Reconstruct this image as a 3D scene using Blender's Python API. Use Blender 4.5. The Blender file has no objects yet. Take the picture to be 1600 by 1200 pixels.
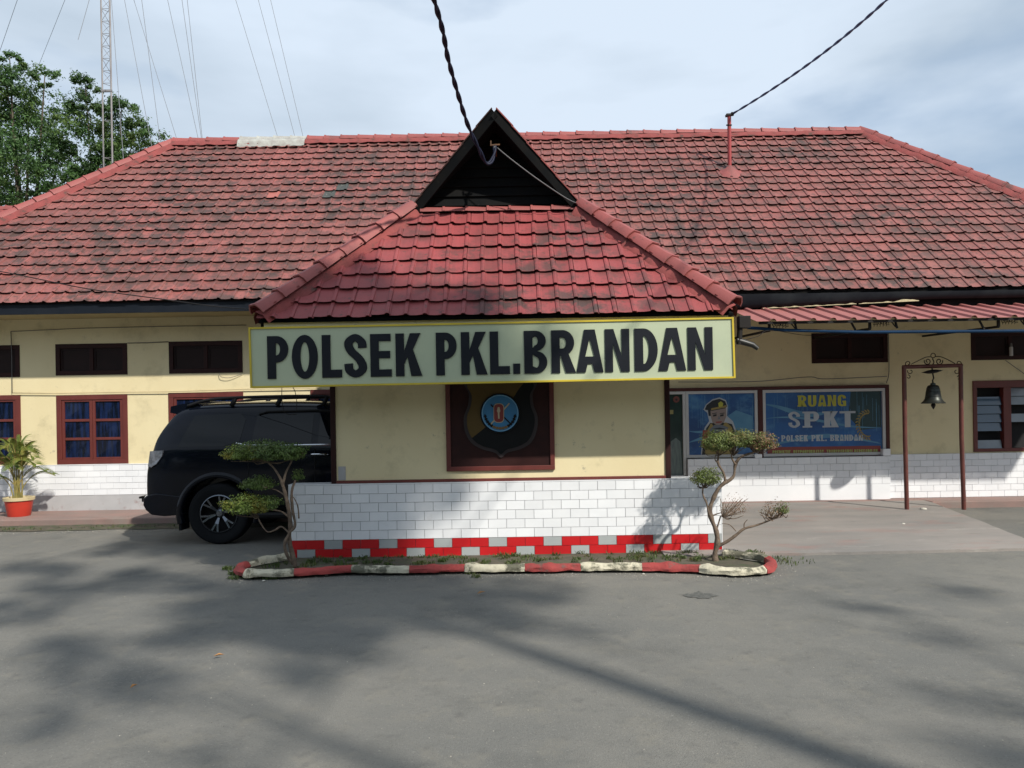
import bpy, bmesh, math, random
from math import sin, cos, pi, radians, sqrt, atan2, floor
from mathutils import Vector, Matrix, Euler, noise as mnoise
from mathutils.geometry import tessellate_polygon
random.seed(7)
rnd = random.random
def uni(a, b): return a + (b - a) * rnd()
S = bpy.context.scene
COL = S.collection

# ------------------------------------------------------------------ camera
F = 1200.0; CH = 1.63; ROLL = 0.0165; PY0 = 635.0       # focal length in photo pixels, eye height, roll, horizon row
cam_d = bpy.data.cameras.new('camera'); cam = bpy.data.objects.new('camera', cam_d); COL.objects.link(cam)
cam_d.sensor_width = 36; cam_d.lens = F / 1600 * 36; cam_d.shift_y = (PY0 - 600) / 1600
cam_d.clip_start = 0.05; cam_d.clip_end = 3000
cam.matrix_world = Matrix.Translation((0, 0, CH)) @ Matrix.Rotation(pi / 2, 4, 'X') @ Matrix.Rotation(-ROLL, 4, 'Z')
S.camera = cam
# ------------------------------------------------------------------ world and sun
SX, SY, SZ = 0.88, -1.0, 1.15                            # direction towards the sun
sun_el = math.atan2(SZ, math.hypot(SX, SY)); sun_az = math.atan2(SX, SY)   # azimuth clockwise from +Y
W = bpy.data.worlds.new('World'); S.world = W; W.use_nodes = True
nt = W.node_tree; nt.nodes.clear()
def wn(t, **k):
    n = nt.nodes.new(t)
    for a, b in k.items(): setattr(n, a, b)
    return n
out = wn('ShaderNodeOutputWorld'); bg = wn('ShaderNodeBackground'); bg.inputs[1].default_value = 0.1
sky = wn('ShaderNodeTexSky'); sky.sky_type = 'NISHITA'; sky.sun_disc = False
sky.sun_elevation = sun_el; sky.sun_rotation = sun_az; sky.air_density = 1.0; sky.dust_density = 2.0
tc = wn('ShaderNodeTexCoord'); mp = wn('ShaderNodeMapping'); mp.inputs['Scale'].default_value = (1.0, 1.0, 2.6)
mp.inputs['Location'].default_value = (0.45, 0.1, 0.3)
nz = wn('ShaderNodeTexNoise'); nz.inputs['Scale'].default_value = 1.9; nz.inputs['Detail'].default_value = 6; nz.inputs['Roughness'].default_value = 0.5
nz2 = wn('ShaderNodeTexNoise'); nz2.inputs['Scale'].default_value = 2.1; nz2.inputs['Detail'].default_value = 5
mp2 = wn('ShaderNodeMapping'); mp2.inputs['Location'].default_value = (3.1, 1.7, 0.4); mp2.inputs['Scale'].default_value = (1, 1, 3.2)
r1 = wn('ShaderNodeValToRGB'); r1.color_ramp.elements[0].position = 0.27; r1.color_ramp.elements[1].position = 0.45
r2 = wn('ShaderNodeValToRGB'); r2.color_ramp.elements[0].position = 0.36; r2.color_ramp.elements[1].position = 0.62
r2.color_ramp.elements[0].color = (4.3, 5.15, 6.1, 1); r2.color_ramp.elements[1].color = (5.9, 6.8, 7.9, 1)
mx = wn('ShaderNodeMixRGB')
L = nt.links.new
L(tc.outputs['Generated'], mp.inputs[0]); L(tc.outputs['Generated'], mp2.inputs[0])
L(mp.outputs[0], nz.inputs[0]); L(mp2.outputs[0], nz2.inputs[0])
L(nz.outputs['Fac'], r1.inputs[0]); L(nz2.outputs['Fac'], r2.inputs[0])
skm = wn('ShaderNodeMixRGB'); skm.inputs[0].default_value = 0.55; skm.inputs[2].default_value = (3.3, 4.6, 6.2, 1)
L(sky.outputs[0], skm.inputs[1])
L(r1.outputs[0], mx.inputs[0]); L(skm.outputs[0], mx.inputs[1]); L(r2.outputs[0], mx.inputs[2])
L(mx.outputs[0], bg.inputs[0]); L(bg.outputs[0], out.inputs[0])
sd = bpy.data.lights.new('sun', 'SUN'); sd.energy = 4.3; sd.angle = radians(1.2); sd.color = (1.0, 0.94, 0.84)
so = bpy.data.objects.new('sun', sd); COL.objects.link(so)
so.rotation_euler = Vector((SX, SY, SZ)).to_track_quat('Z', 'Y').to_euler()
so.location = (8, -10, 14)
S.view_settings.view_transform = 'Standard'; S.view_settings.look = 'None'; S.view_settings.gamma = 1
S.view_settings.use_curve_mapping = False; S.view_settings.exposure = 0.30
S.render.engine = 'CYCLES'

# ------------------------------------------------------------------ helpers
cR, sR = cos(ROLL), sin(ROLL)
def at(px, py, Y):
    a = (px - 800) * Y / F; b = (PY0 - py) * Y / F
    return Vector((a * cR + b * sR, Y, CH - a * sR + b * cR))
def proj(p):
    a = p.x / p.y * F; b = (p.z - CH) / p.y * F
    return (800 + a * cR - b * sR, PY0 - (a * sR + b * cR))

def material(name, c1, c2=None, scale=3.0, detail=4, rough=0.7, bump=0.0, bscale=40, metal=0.0, spec=0.5, coat=0.0,
             dirt=None, rvar=0.0, extra=(), mask=None, lo=0.35, hi=0.65, stretch=(1, 1, 1), dirt2=None, transmission=0, alpha=None):
    m = bpy.data.materials.new(name); m.use_nodes = True
    t = m.node_tree; N = t.nodes; K = t.links.new
    b = N['Principled BSDF']
    b.inputs['Roughness'].default_value = rough; b.inputs['Metallic'].default_value = metal
    b.inputs['Specular IOR Level'].default_value = spec; b.inputs['Coat Weight'].default_value = coat
    b.inputs['Coat Roughness'].default_value = 0.05
    if transmission: b.inputs['Transmission Weight'].default_value = transmission
    c1 = (*c1, 1); c2 = (*(c2 or tuple(x * 0.85 for x in c1[:3])), 1)
    g = N.new('ShaderNodeNewGeometry'); mp = N.new('ShaderNodeMapping'); mp.inputs['Scale'].default_value = stretch
    K(g.outputs['Position'], mp.inputs[0])
    def noise(sc, det=4, ro=0.55):
        n = N.new('ShaderNodeTexNoise'); n.inputs['Scale'].default_value = sc; n.inputs['Detail'].default_value = det
        n.inputs['Roughness'].default_value = ro; K(mp.outputs[0], n.inputs[0]); return n.outputs['Fac']
    def ramp(f, a, bb):
        r = N.new('ShaderNodeMapRange'); r.inputs[1].default_value = a; r.inputs[2].default_value = bb
        K(f, r.inputs[0]); return r.outputs[0]
    def mix(f, x, y, mode='MIX'):
        n = N.new('ShaderNodeMixRGB'); n.blend_type = mode
        for i, v in ((0, f), (1, x), (2, y)):
            if hasattr(v, 'node'): K(v, n.inputs[i])
            else: n.inputs[i].default_value = v
        return n.outputs[0]
    col = mix(ramp(noise(scale, detail), lo, hi), c1, c2)
    if rvar:
        a = N.new('ShaderNodeAttribute'); a.attribute_name = 'rnd'
        r = N.new('ShaderNodeMapRange'); r.inputs[3].default_value = 1 - rvar; r.inputs[4].default_value = 1 + rvar
        K(a.outputs['Fac'], r.inputs[0])
        vm = N.new('ShaderNodeVectorMath'); vm.operation = 'SCALE'; K(col, vm.inputs[0]); K(r.outputs[0], vm.inputs['Scale'])
        col = vm.outputs[0]
    mk = ramp(noise(mask[0], 3), mask[1], mask[2]) if mask else None
    for d in (dirt, dirt2, *extra):
        if d:
            dc, ds, a, bb = d[:4]; amt = d[4] if len(d) > 4 else 0.8
            f = ramp(noise(ds, 8, 0.68), a, bb)
            ml = N.new('ShaderNodeMath'); ml.operation = 'MULTIPLY'; ml.inputs[1].default_value = amt; K(f, ml.inputs[0])
            if mk is not None and d is dirt:
                m2 = N.new('ShaderNodeMath'); m2.operation = 'MULTIPLY'; K(ml.outputs[0], m2.inputs[0]); K(mk, m2.inputs[1]); ml = m2
            col = mix(ml.outputs[0], col, (*dc, 1))
    K(col, b.inputs['Base Color'])
    if bump:
        bp = N.new('ShaderNodeBump'); bp.inputs['Strength'].default_value = min(1, bump); bp.inputs['Distance'].default_value = 0.01
        K(noise(bscale, 6, 0.6), bp.inputs['Height']); K(bp.outputs[0], b.inputs['Normal'])
    return m

class MB:
    def __init__(s): s.v = []; s.f = []; s.mi = []; s.r = []
    def add(s, vs, fs, mi=0, r=0.5):
        o = len(s.v); s.v += [tuple(p) for p in vs]; s.f += [tuple(i + o for i in f) for f in fs]
        s.mi += [mi] * len(fs); s.r += [r] * len(vs)
    def box(s, x0, x1, y0, y1, z0, z1, mi=0, M=None, r=0.5):
        vs = [(x, y, z) for z in (z0, z1) for y in (y0, y1) for x in (x0, x1)]
        if M: vs = [M @ Vector(p) for p in vs]
        s.add(vs, [(0, 2, 3, 1), (4, 5, 7, 6), (0, 1, 5, 4), (2, 6, 7, 3), (0, 4, 6, 2), (1, 3, 7, 5)], mi, r)
    def bar(s, a, b, w, h=None, up=(0, 0, 1), mi=0):
        a = Vector(a); b = Vector(b); d = b - a; l = d.length
        if l < 1e-6: return
        h = h or w; d.normalize(); u = Vector(up)
        if abs(d.dot(u)) > 0.98: u = Vector((0, 1, 0))
        x = d.cross(u).normalized(); z = x.cross(d)
        M = Matrix((x, d, z)).transposed().to_4x4(); M.translation = a
        s.box(-w / 2, w / 2, 0, l, -h / 2, h / 2, mi, M)
    def tube(s, pts, r, n=8, cap=True, mi=0):
        pts = [Vector(p) for p in pts]; rs = r if isinstance(r, (list, tuple)) else [r] * len(pts)
        vs = []; prev = None
        for i, p in enumerate(pts):
            d = (pts[min(i + 1, len(pts) - 1)] - pts[max(i - 1, 0)]).normalized()
            if prev is None:
                x = d.orthogonal().normalized()
            else:
                x = (prev - d * prev.dot(d))
                x = x.normalized() if x.length > 1e-6 else d.orthogonal().normalized()
            prev = x; y = d.cross(x)
            for k in range(n):
                a = 2 * pi * k / n; vs.append(p + (x * cos(a) + y * sin(a)) * rs[i])
        fs = [(i * n + k, i * n + (k + 1) % n, (i + 1) * n + (k + 1) % n, (i + 1) * n + k) for i in range(len(pts) - 1) for k in range(n)]
        if cap: fs += [tuple(reversed(range(n))), tuple(range((len(pts) - 1) * n, len(pts) * n))]
        s.add(vs, fs, mi)
    def lathe(s, prof, c=(0, 0, 0), axis='Z', n=24, mi=0):
        c = Vector(c); vs = []
        for r, h in prof:
            for k in range(n):
                a = 2 * pi * k / n
                p = Vector((r * cos(a), r * sin(a), h)) if axis == 'Z' else (Vector((r * cos(a), h, r * sin(a))) if axis == 'Y' else Vector((h, r * cos(a), r * sin(a))))
                vs.append(c + p)
        fs = []
        for i in range(len(prof) - 1):
            for k in range(n):
                q = (i * n + k, i * n + (k + 1) % n, (i + 1) * n + (k + 1) % n, (i + 1) * n + k)
                fs.append(q if axis == 'Z' or axis == 'X' else q[::-1])
        s.add(vs, fs, mi)
    def poly(s, loops, f, mi=0, depth=None):
        """loops: list of 2D loops (outer, holes); f maps (x, y, layer) to 3D; layer 0 = front, 1 = back"""
        tris = tessellate_polygon([[Vector((x, y, 0)) for x, y in lp] for lp in loops])
        flat = [p for lp in loops for p in lp]
        A = sum(l[i][0] * l[(i + 1) % len(l)][1] - l[(i + 1) % len(l)][0] * l[i][1] for l in loops[:1] for i in range(len(l)))
        vs = [f(x, y, 0) for x, y in flat]; fs = []
        for t in tris:
            a, b, c = (flat[i] for i in t)
            cr = (b[0] - a[0]) * (c[1] - a[1]) - (b[1] - a[1]) * (c[0] - a[0])
            fs.append(tuple(t) if cr > 0 else tuple(reversed(t)))
        s.add(vs, fs, mi)
        if depth:
            vs2 = vs + [f(x, y, 1) for x, y in flat]; n = len(flat); o = 0; fs2 = []
            for lp in loops:
                m = len(lp)
                for i in range(m):
                    a = o + i; b = o + (i + 1) % m
                    fs2.append((a, a + n, b + n, b))
                o += m
            s.add(vs2, fs2, mi)
    def mesh(s, name):
        me = bpy.data.meshes.new(name); me.from_pydata(s.v, [], s.f)
        if any(s.mi): me.polygons.foreach_set('material_index', s.mi)
        at_ = me.attributes.new('rnd', 'FLOAT', 'POINT'); at_.data.foreach_set('value', s.r)
        return me
    def build(s, name, mats, parent=None, smooth=False, fix=False, bevel=0, angle=None):
        me = s.mesh(name)
        for m in (mats if isinstance(mats, (list, tuple)) else [mats]): me.materials.append(m)
        if fix:
            bm = bmesh.new(); bm.from_mesh(me); bmesh.ops.recalc_face_normals(bm, faces=bm.faces); bm.to_mesh(me); bm.free()
        if smooth:
            me.polygons.foreach_set('use_smooth', [True] * len(me.polygons))
            if angle: me.set_sharp_from_angle(angle=radians(angle))
        o = bpy.data.objects.new(name, me); COL.objects.link(o)
        if parent: link(o, parent)
        if bevel:
            bv = o.modifiers.new('bevel', 'BEVEL'); bv.width = bevel; bv.segments = 2; bv.limit_method = 'ANGLE'
        return o
def link(o, parent):
    o.parent = parent
    o.matrix_parent_inverse = parent.matrix_world.inverted() if False else Matrix.Identity(4)
def tag(o, label=None, cat=None, group=None, kind=None):
    if label: o['label'] = label
    if cat: o['category'] = cat
    if group: o['group'] = group
    if kind: o['kind'] = kind
    return o
def thing(name, label, cat, group=None):
    # empties stay at the world origin frame only for child coordinates; see base()
    o = bpy.data.objects.new(name, None); COL.objects.link(o); o.empty_display_size = 0.2
    return tag(o, label, cat, group)
_bases = []
def base(o, p): _bases.append((o, Vector(p)))
def settle():
    """move each Empty to its thing's base and shift the children's coordinates so that nothing moves"""
    for o, p in _bases:
        o.location = p
        for c in o.children: c.location = c.location - p
def smoothpath(pts, n=6):
    pts = [Vector(p) for p in pts]; out = []
    for i in range(len(pts) - 1):
        p0 = pts[max(i - 1, 0)]; p1 = pts[i]; p2 = pts[i + 1]; p3 = pts[min(i + 2, len(pts) - 1)]
        for k in range(n):
            t = k / n
            out.append(0.5 * ((2 * p1) + (-p0 + p2) * t + (2 * p0 - 5 * p1 + 4 * p2 - p3) * t * t + (-p0 + 3 * p1 - 3 * p2 + p3) * t ** 3))
    out.append(pts[-1]); return out

# ------------------------------------------------------------------ materials
m_asph = material('asphalt', (0.172, 0.165, 0.146), (0.118, 0.119, 0.112), scale=0.5, detail=9, rough=0.9, bump=0.55, bscale=130, lo=0.3, hi=0.7,
                  dirt=((0.085, 0.086, 0.080), 1.1, 0.50, 0.70, 0.7), dirt2=((0.30, 0.29, 0.26), 60, 0.57, 0.70, 0.5), extra=(((0.055, 0.055, 0.053), 85, 0.55, 0.68, 0.6), ((0.20, 0.185, 0.15), 3.8, 0.52, 0.70, 0.45), ((0.085, 0.083, 0.078), 7.5, 0.56, 0.70, 0.55), ((0.225, 0.21, 0.18), 0.8, 0.55, 0.70, 0.4), ((0.10, 0.11, 0.095), 16, 0.60, 0.72, 0.5)))
m_conc = material('worn_concrete', (0.26, 0.235, 0.215), (0.19, 0.18, 0.17), scale=1.1, detail=9, rough=0.85, bump=0.3, bscale=60,
                  dirt=((0.27, 0.155, 0.135), 1.5, 0.54, 0.68, 0.6), dirt2=((0.36, 0.34, 0.31), 2.1, 0.58, 0.70, 0.5), extra=(((0.12, 0.12, 0.11), 5, 0.58, 0.72, 0.5), ((0.33, 0.31, 0.28), 40, 0.58, 0.7, 0.4)), stretch=(0.6, 1.6, 1))
m_walk = material('pinkish_walkway', (0.25, 0.16, 0.14), (0.20, 0.145, 0.13), scale=2, rough=0.85, bump=0.25, dirt=((0.2, 0.18, 0.16), 2.5, 0.52, 0.7, 0.6))
m_earth = material('earth', (0.10, 0.085, 0.06), (0.06, 0.055, 0.04), scale=9, rough=0.95, bump=0.8, bscale=50, dirt=((0.05, 0.07, 0.03), 6, 0.5, 0.6, 0.8))
m_yel = material('yellow_plaster', (0.70, 0.615, 0.39), (0.66, 0.57, 0.35), scale=1.2, rough=0.8, bump=0.12, bscale=30,
                 dirt=((0.40, 0.34, 0.20), 1.7, 0.54, 0.74, 0.55), dirt2=((0.28, 0.26, 0.20), 7, 0.63, 0.70, 0.6), extra=(((0.38, 0.33, 0.20), 3.3, 0.57, 0.72, 0.4), ((0.68, 0.60, 0.38), 2.3, 0.56, 0.66, 0.35)))
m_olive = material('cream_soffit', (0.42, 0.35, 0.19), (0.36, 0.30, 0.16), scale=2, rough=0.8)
m_white = material('white_glazed_tile', (0.78, 0.795, 0.82), (0.72, 0.74, 0.77), scale=2.5, rough=0.22, rvar=0.04, dirt=((0.45, 0.44, 0.42), 3.5, 0.60, 0.8, 0.4))
m_redt = material('red_glazed_tile', (0.50, 0.016, 0.02), (0.44, 0.014, 0.018), scale=4, rough=0.28, rvar=0.05)
m_greyt = material('grey_glazed_tile', (0.36, 0.385, 0.39), (0.33, 0.355, 0.36), scale=4, rough=0.28, rvar=0.05)
m_grout = material('grout', (0.46, 0.465, 0.47), rough=0.9); m_grout2 = material('pale_grout', (0.62, 0.63, 0.64), rough=0.9)
m_plinth = material('grey_plinth', (0.42, 0.42, 0.43), (0.36, 0.36, 0.37), scale=3, rough=0.8, dirt=((0.24, 0.16, 0.15), 4.5, 0.56, 0.66, 0.7))
m_wood = material('oxblood_wood', (0.13, 0.026, 0.02), (0.105, 0.02, 0.016), scale=8, rough=0.5, dirt=((0.07, 0.02, 0.015), 5, 0.6, 0.75, 0.5), stretch=(1, 1, 0.3))
m_wood2 = material('dark_maroon_wood', (0.030, 0.009, 0.008), (0.022, 0.007, 0.007), scale=8, rough=0.6, spec=.2)
m_black = material('black_boards', (0.005, 0.006, 0.007), (0.008, 0.008, 0.008), scale=5, rough=0.85, spec=.12, dirt=((0.06, 0.055, 0.04), 9, 0.66, 0.72, 0.5))
m_fascia = material('navy_fascia', (0.005, 0.008, 0.014), (0.009, 0.012, 0.018), scale=3, rough=0.6, spec=.2)
m_dark = material('dark_interior', (0.012, 0.012, 0.014), rough=0.9)
m_curt = material('navy_curtain', (0.008, 0.014, 0.05), (0.005, 0.008, 0.028), scale=10, rough=0.85, stretch=(4, 1, 0.2))
m_glass = material('window_glass', (0.004, 0.006, 0.014), (0.009, 0.018, 0.060), scale=9, lo=.42, hi=.6, stretch=(2.2, 1, .25), rough=0.05, spec=0.4, dirt=((0.035, 0.04, 0.05), 3, .58, .75, .5))
def tile_mat(name, a, b, d1, d2=0.55, rv=0.13, amt=0.8):
    return material(name, a, b, scale=1.3, detail=6, rough=0.62, bump=0.25, bscale=70, rvar=rv,
                    dirt=((0.045, 0.034, 0.030), 4.2, 0.45, 0.58, 0.9), mask=(0.55, d1 - .09, d1 + .06), dirt2=((0.085, 0.045, 0.038), 13, d2, d2 + 0.12, 0.8), extra=(((0.06, 0.03, 0.026), 2.2, .60, .74, .5),))
m_tile = tile_mat('faded_red_tile', (0.250, 0.078, 0.070), (0.195, 0.072, 0.062), 0.49, 0.49, 0.17)
m_tile2 = tile_mat('red_painted_tile', (0.262, 0.050, 0.052), (0.215, 0.046, 0.047), 0.55, 0.56, 0.10, 0.8)
m_cap = tile_mat('ridge_cap_paint', (0.285, 0.070, 0.064), (0.235, 0.06, 0.056), 0.59, 0.60, 0.08, 0.6)
m_mort = material('red_mortar', (0.25, 0.055, 0.052), (0.18, 0.045, 0.042), scale=6, rough=0.9, bump=0.7, bscale=40, dirt=((0.06, 0.045, 0.035), 6, 0.57, 0.66, 0.8))
m_capw = material('whitewashed_cap', (0.40, 0.41, 0.38), (0.30, 0.29, 0.27), scale=8, rough=0.85, bump=0.6, dirt=((0.28, 0.1, 0.08), 9, 0.62, 0.7, 0.6))
m_slate = material('dark_slate_tile', (0.06, 0.065, 0.06), (0.035, 0.04, 0.038), scale=14, rough=0.7, dirt=((0.3, 0.3, 0.27), 16, 0.6, 0.66, 0.6))
m_pinkt = material('bright_new_tile', (0.36, 0.115, 0.095), rough=0.6)
m_deck = material('roof_deck', (0.02, 0.012, 0.01), rough=0.9)
m_alu = material('pale_aluminium', (0.50, 0.50, 0.50), (0.45, 0.45, 0.45), rough=0.4)
m_rust = material('dark_red_steel_pipe', (0.115, 0.03, 0.022), (0.08, 0.022, 0.016), scale=9, rough=0.5, dirt=((0.16, 0.07, 0.04), 12, 0.6, 0.68, 0.5))
m_bell = material('weathered_bronze', (0.045, 0.055, 0.048), (0.03, 0.032, 0.03), scale=12, rough=0.42, metal=0.6)
m_iron = material('black_iron', (0.008, 0.008, 0.009), (0.016, 0.012, 0.010), rough=0.6, spec=.25)
m_blue = material('blue_pipe_paint', (0.006, 0.035, 0.09), (0.006, 0.025, 0.06), rough=0.7, spec=.15)
m_awn = material('pink_corrugated_sheet', (0.35, 0.125, 0.115), (0.31, 0.115, 0.105), scale=2.5, rough=0.5, dirt=((0.18, 0.08, 0.07), 4, 0.6, 0.75, 0.5))
m_cable = material('blue_black_cable', (0.010, 0.013, 0.032), rough=0.6, spec=.25)
m_gcab = material('grey_cable', (0.12, 0.12, 0.125), rough=0.6)
m_steel = material('galvanised_steel', (0.27, 0.26, 0.26), (0.20, 0.18, 0.18), rough=0.5, metal=0.3)
m_wirec = material('thin_grey_wire', (0.20, 0.21, 0.23), rough=0.6)
m_bark = material('shrub_bark', (0.17, 0.125, 0.09), (0.09, 0.065, 0.048), scale=25, rough=0.9, bump=0.8, bscale=60)
m_bark2 = material('tree_bark', (0.12, 0.095, 0.07), (0.07, 0.055, 0.04), scale=9, rough=0.9, bump=0.8)
def leafmat(name, a, b, hi, sc=6, tr=0.3):
    m = material(name, a, b, scale=sc, detail=3, rough=0.55, rvar=0.45, dirt=(hi, sc * 0.7, 0.5, 0.66, 0.75))
    t = m.node_tree; N = t.nodes; K = t.links.new; b_ = N['Principled BSDF']
    tl = N.new('ShaderNodeBsdfTranslucent'); mxs = N.new('ShaderNodeMixShader'); mxs.inputs[0].default_value = tr
    K(b_.inputs['Base Color'].links[0].from_socket, tl.inputs[0]); K(b_.outputs[0], mxs.inputs[1]); K(tl.outputs[0], mxs.inputs[2])
    K(mxs.outputs[0], N['Material Output'].inputs[0]); return m
m_leafL = leafmat('shrub_leaf_yellowing', (0.13, 0.19, 0.03), (0.10, 0.15, 0.028), (0.36, 0.24, 0.03), 4.5)
m_leafR = leafmat('shrub_leaf', (0.13, 0.17, 0.04), (0.09, 0.125, 0.03), (0.24, 0.15, 0.05), 7)
m_leafD = leafmat('dry_twig_leaf', (0.22, 0.125, 0.07), (0.16, 0.09, 0.05), (0.14, 0.16, 0.04), 9)
m_leafT = leafmat('tree_leaf', (0.075, 0.155, 0.04), (0.05, 0.11, 0.03), (0.17, 0.25, 0.05), 0.8, 0.4)
m_palm = leafmat('palm_leaflet', (0.15, 0.21, 0.035), (0.10, 0.15, 0.03), (0.30, 0.26, 0.06), 5, 0.35)
m_grass = leafmat('weed_leaf', (0.08, 0.13, 0.03), (0.06, 0.09, 0.025), (0.18, 0.16, 0.06), 5)
m_pot = material('red_plastic_pot', (0.50, 0.04, 0.022), (0.42, 0.035, 0.02), rough=0.4)
m_potrim = material('cream_pot_rim', (0.55, 0.46, 0.27), rough=0.6)
m_kred = material('worn_red_kerb_paint', (0.31, 0.045, 0.042), (0.24, 0.04, 0.038), scale=8, rough=0.85, bump=0.9, bscale=45, dirt=((0.10, 0.09, 0.075), 6, 0.57, 0.67, 0.85))
m_kwht = material('worn_white_kerb_paint', (0.56, 0.52, 0.40), (0.44, 0.41, 0.31), scale=8, rough=0.85, bump=0.9, bscale=45, dirt=((0.075, 0.075, 0.05), 5.5, 0.47, 0.57, 0.9))
# ================================================================== SETTING
def sheet(name, x0, x1, y0, y1, z, mat_, n=1):
    mb = MB(); mb.add([(x0, y0, z), (x1, y0, z), (x1, y1, z), (x0, y1, z)], [(0, 1, 2, 3)])
    return tag(mb.build(name, mat_), kind='structure')
sheet('ground', -600, 600, -600, 900, -0.02, m_earth)
# asphalt yard with a gentle unevenness
mb = MB(); nx, ny = 120, 90; X0, X1, Y0, Y1 = -22, 22, -14, 11.6
for j in range(ny + 1):
    for i in range(nx + 1):
        x = X0 + (X1 - X0) * i / nx; y = Y0 + (Y1 - Y0) * j / ny
        mb.v.append((x, y, 0.012 * mnoise.noise(Vector((x * 0.35, y * 0.35, 0))) - 0.004)); mb.r.append(0.5)
mb.f = [(j * (nx + 1) + i, j * (nx + 1) + i + 1, (j + 1) * (nx + 1) + i + 1, (j + 1) * (nx + 1) + i) for j in range(ny) for i in range(nx)]
mb.mi = [0] * len(mb.f)
tag(mb.build('asphalt_yard', m_asph, smooth=True), kind='structure')
# concrete apron on the right (ragged front and right edges)
mb = MB(); loop = []
for k in range(26):
    t = k / 25; loop.append((1.6 + (5.72 - 1.6) * t, 8.12 + 0.05 * mnoise.noise(Vector((t * 9, 1, 0))) + 0.1 * t))
for k in range(1, 16):
    t = k / 15; loop.append((5.72 + 0.55 * t + 0.03 * mnoise.noise(Vector((t * 9, 5, 0))), 8.22 + (11.5 - 8.22) * t))
loop += [(6.27, 11.9), (1.6, 11.9)]
zf = lambda y: 0.022 + (y - 8.1) / 3.8 * 0.075
tr = tessellate_polygon([[Vector((x, y, 0)) for x, y in loop]])
mb.add([(x, y, zf(y)) for x, y in loop] + [(x, y, -0.03) for x, y in loop], [tuple(t) for t in tr] + [(i, i + len(loop), (i + 1) % len(loop) + len(loop), (i + 1) % len(loop)) for i in range(len(loop))])
tag(mb.build('concrete_apron', m_conc, fix=True), kind='structure')
# raised walkway along the wall: left run and right run
mb = MB(); mb.box(-14, -1.0, 11.02, 12.0, -0.03, 0.12); mb.box(6.27, 14, 11.5, 12.0, -0.03, 0.10); mb.box(-1.0, 6.27, 11.72, 12.0, -0.03, 0.10)
tag(mb.build('walkway', m_walk, bevel=0.015), kind='structure')
# strip of dirt below the walkway kerb
mb = MB(); pts = []
n = 60
for k in range(n + 1):
    x = -14 + 12.8 * k / n
    pts.append(((x, 11.03, 0.035 + 0.01 * mnoise.noise(Vector((x * 3, 0, 0)))), (x, 10.72 + 0.12 * mnoise.noise(Vector((x * 1.7, 3, 0))), 0.002)))
vs = [p for q in pts for p in q]; mb.add(vs, [(2 * i, 2 * i + 1, 2 * i + 3, 2 * i + 2) for i in range(n)])
tag(mb.build('dirt_strip', m_earth, fix=True), kind='structure')
# small sunken asphalt patch in front of the bed
mb = MB(); c = at(1092, 930, 6.6); c = at(1092, 930, 1.63 * 1200 / (930 + 4.8 - 635))
loop = [(c.x + 0.13 * cos(a) * (1 + 0.8 * mnoise.noise(Vector((cos(a) * 3, sin(a) * 3, 0)))), c.y + 0.10 * sin(a) * (1 + 0.9 * mnoise.noise(Vector((cos(a) * 3, sin(a) * 3, 5))))) for a in [2 * pi * k / 28 for k in range(28)]]
mb.add([(x, y, 0.012 * mnoise.noise(Vector((x * .35, y * .35, 0))) + 0.0005) for x, y in loop], [tuple(range(28))])
tag(mb.build('tar_patch', material('wet_tar', (0.06, 0.062, 0.058), (0.12, 0.12, 0.11), scale=30, rough=0.9, bump=0.8)), kind='structure')

# ================================================================== ROOF TILE MESHES
P, G = 0.195, 0.25
prof = [(-0.004, 0.004), (0.010, 0.0), (0.07, -0.003), (0.138, 0.001), (0.143, 0.014), (0.160, 0.018), (0.180, 0.016), (0.185, 0.003), (0.196, 0.002)]
TL, RAISE, TH = 0.295, 0.038, 0.014
def tile_geo(r=0.5):
    vs = []; n = len(prof)
    for (y, up) in ((0.0, RAISE), (TL, 0.004)):
        for x, z in prof: vs.append((x, y + (0.004 if y == 0 and 0.13 < x < 0.18 else 0), z + up))
    for x, z in prof: vs.append((x, 0.017, z + RAISE - TH))
    fs = [(i, i + 1, n + i + 1, n + i) for i in range(n - 1)]
    fs += [(2 * n + i, 2 * n + i + 1, i + 1, i) for i in range(n - 1)]
    m = len(vs); vs += [(prof[0][0], TL, 0), (prof[-1][0], TL, 0)]
    fs += [(0, n, m, 2 * n), (n - 1, 3 * n - 1, m + 1, 2 * n - 1), (2 * n, m, m + 1, 3 * n - 1)]
    return vs, fs
TV, TF = tile_geo()
def tile_mesh(name, mat_, r):
    mb = MB(); mb.add(TV, TF, 0, r); me = mb.mesh(name); me.materials.append(mat_); return me
main_tm = [tile_mesh('roof_tile', m_tile, k / 7) for k in range(8)]
port_tm = [tile_mesh('roof_tile', m_tile2, k / 7) for k in range(8)]
def slope_matrix(x, y0, z0, ang, s):
    """tile frame on a slope facing -Y: local x = +X, local y = up slope"""
    M = Matrix(((1, 0, 0), (0, cos(ang), -sin(ang)), (0, sin(ang), cos(ang)))).to_4x4()
    M.translation = Vector((x, y0 + s * cos(ang), z0 + s * sin(ang))); return M
def jit(k=1.0):
    k *= 1.8 if rnd() < .05 else 1.1
    return Matrix.Translation((uni(-.004, .004) * k, uni(-.007, .007) * k, uni(0, .006) * k)) @ Euler((uni(-.012, .012) * k, uni(-.02, .02) * k, uni(-.014, .014) * k)).to_matrix().to_4x4()
CP = [(1.15, 0), (1.0, .42), (.52, .88), (-.52, .88), (-1.0, .42), (-1.15, 0)]
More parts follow.
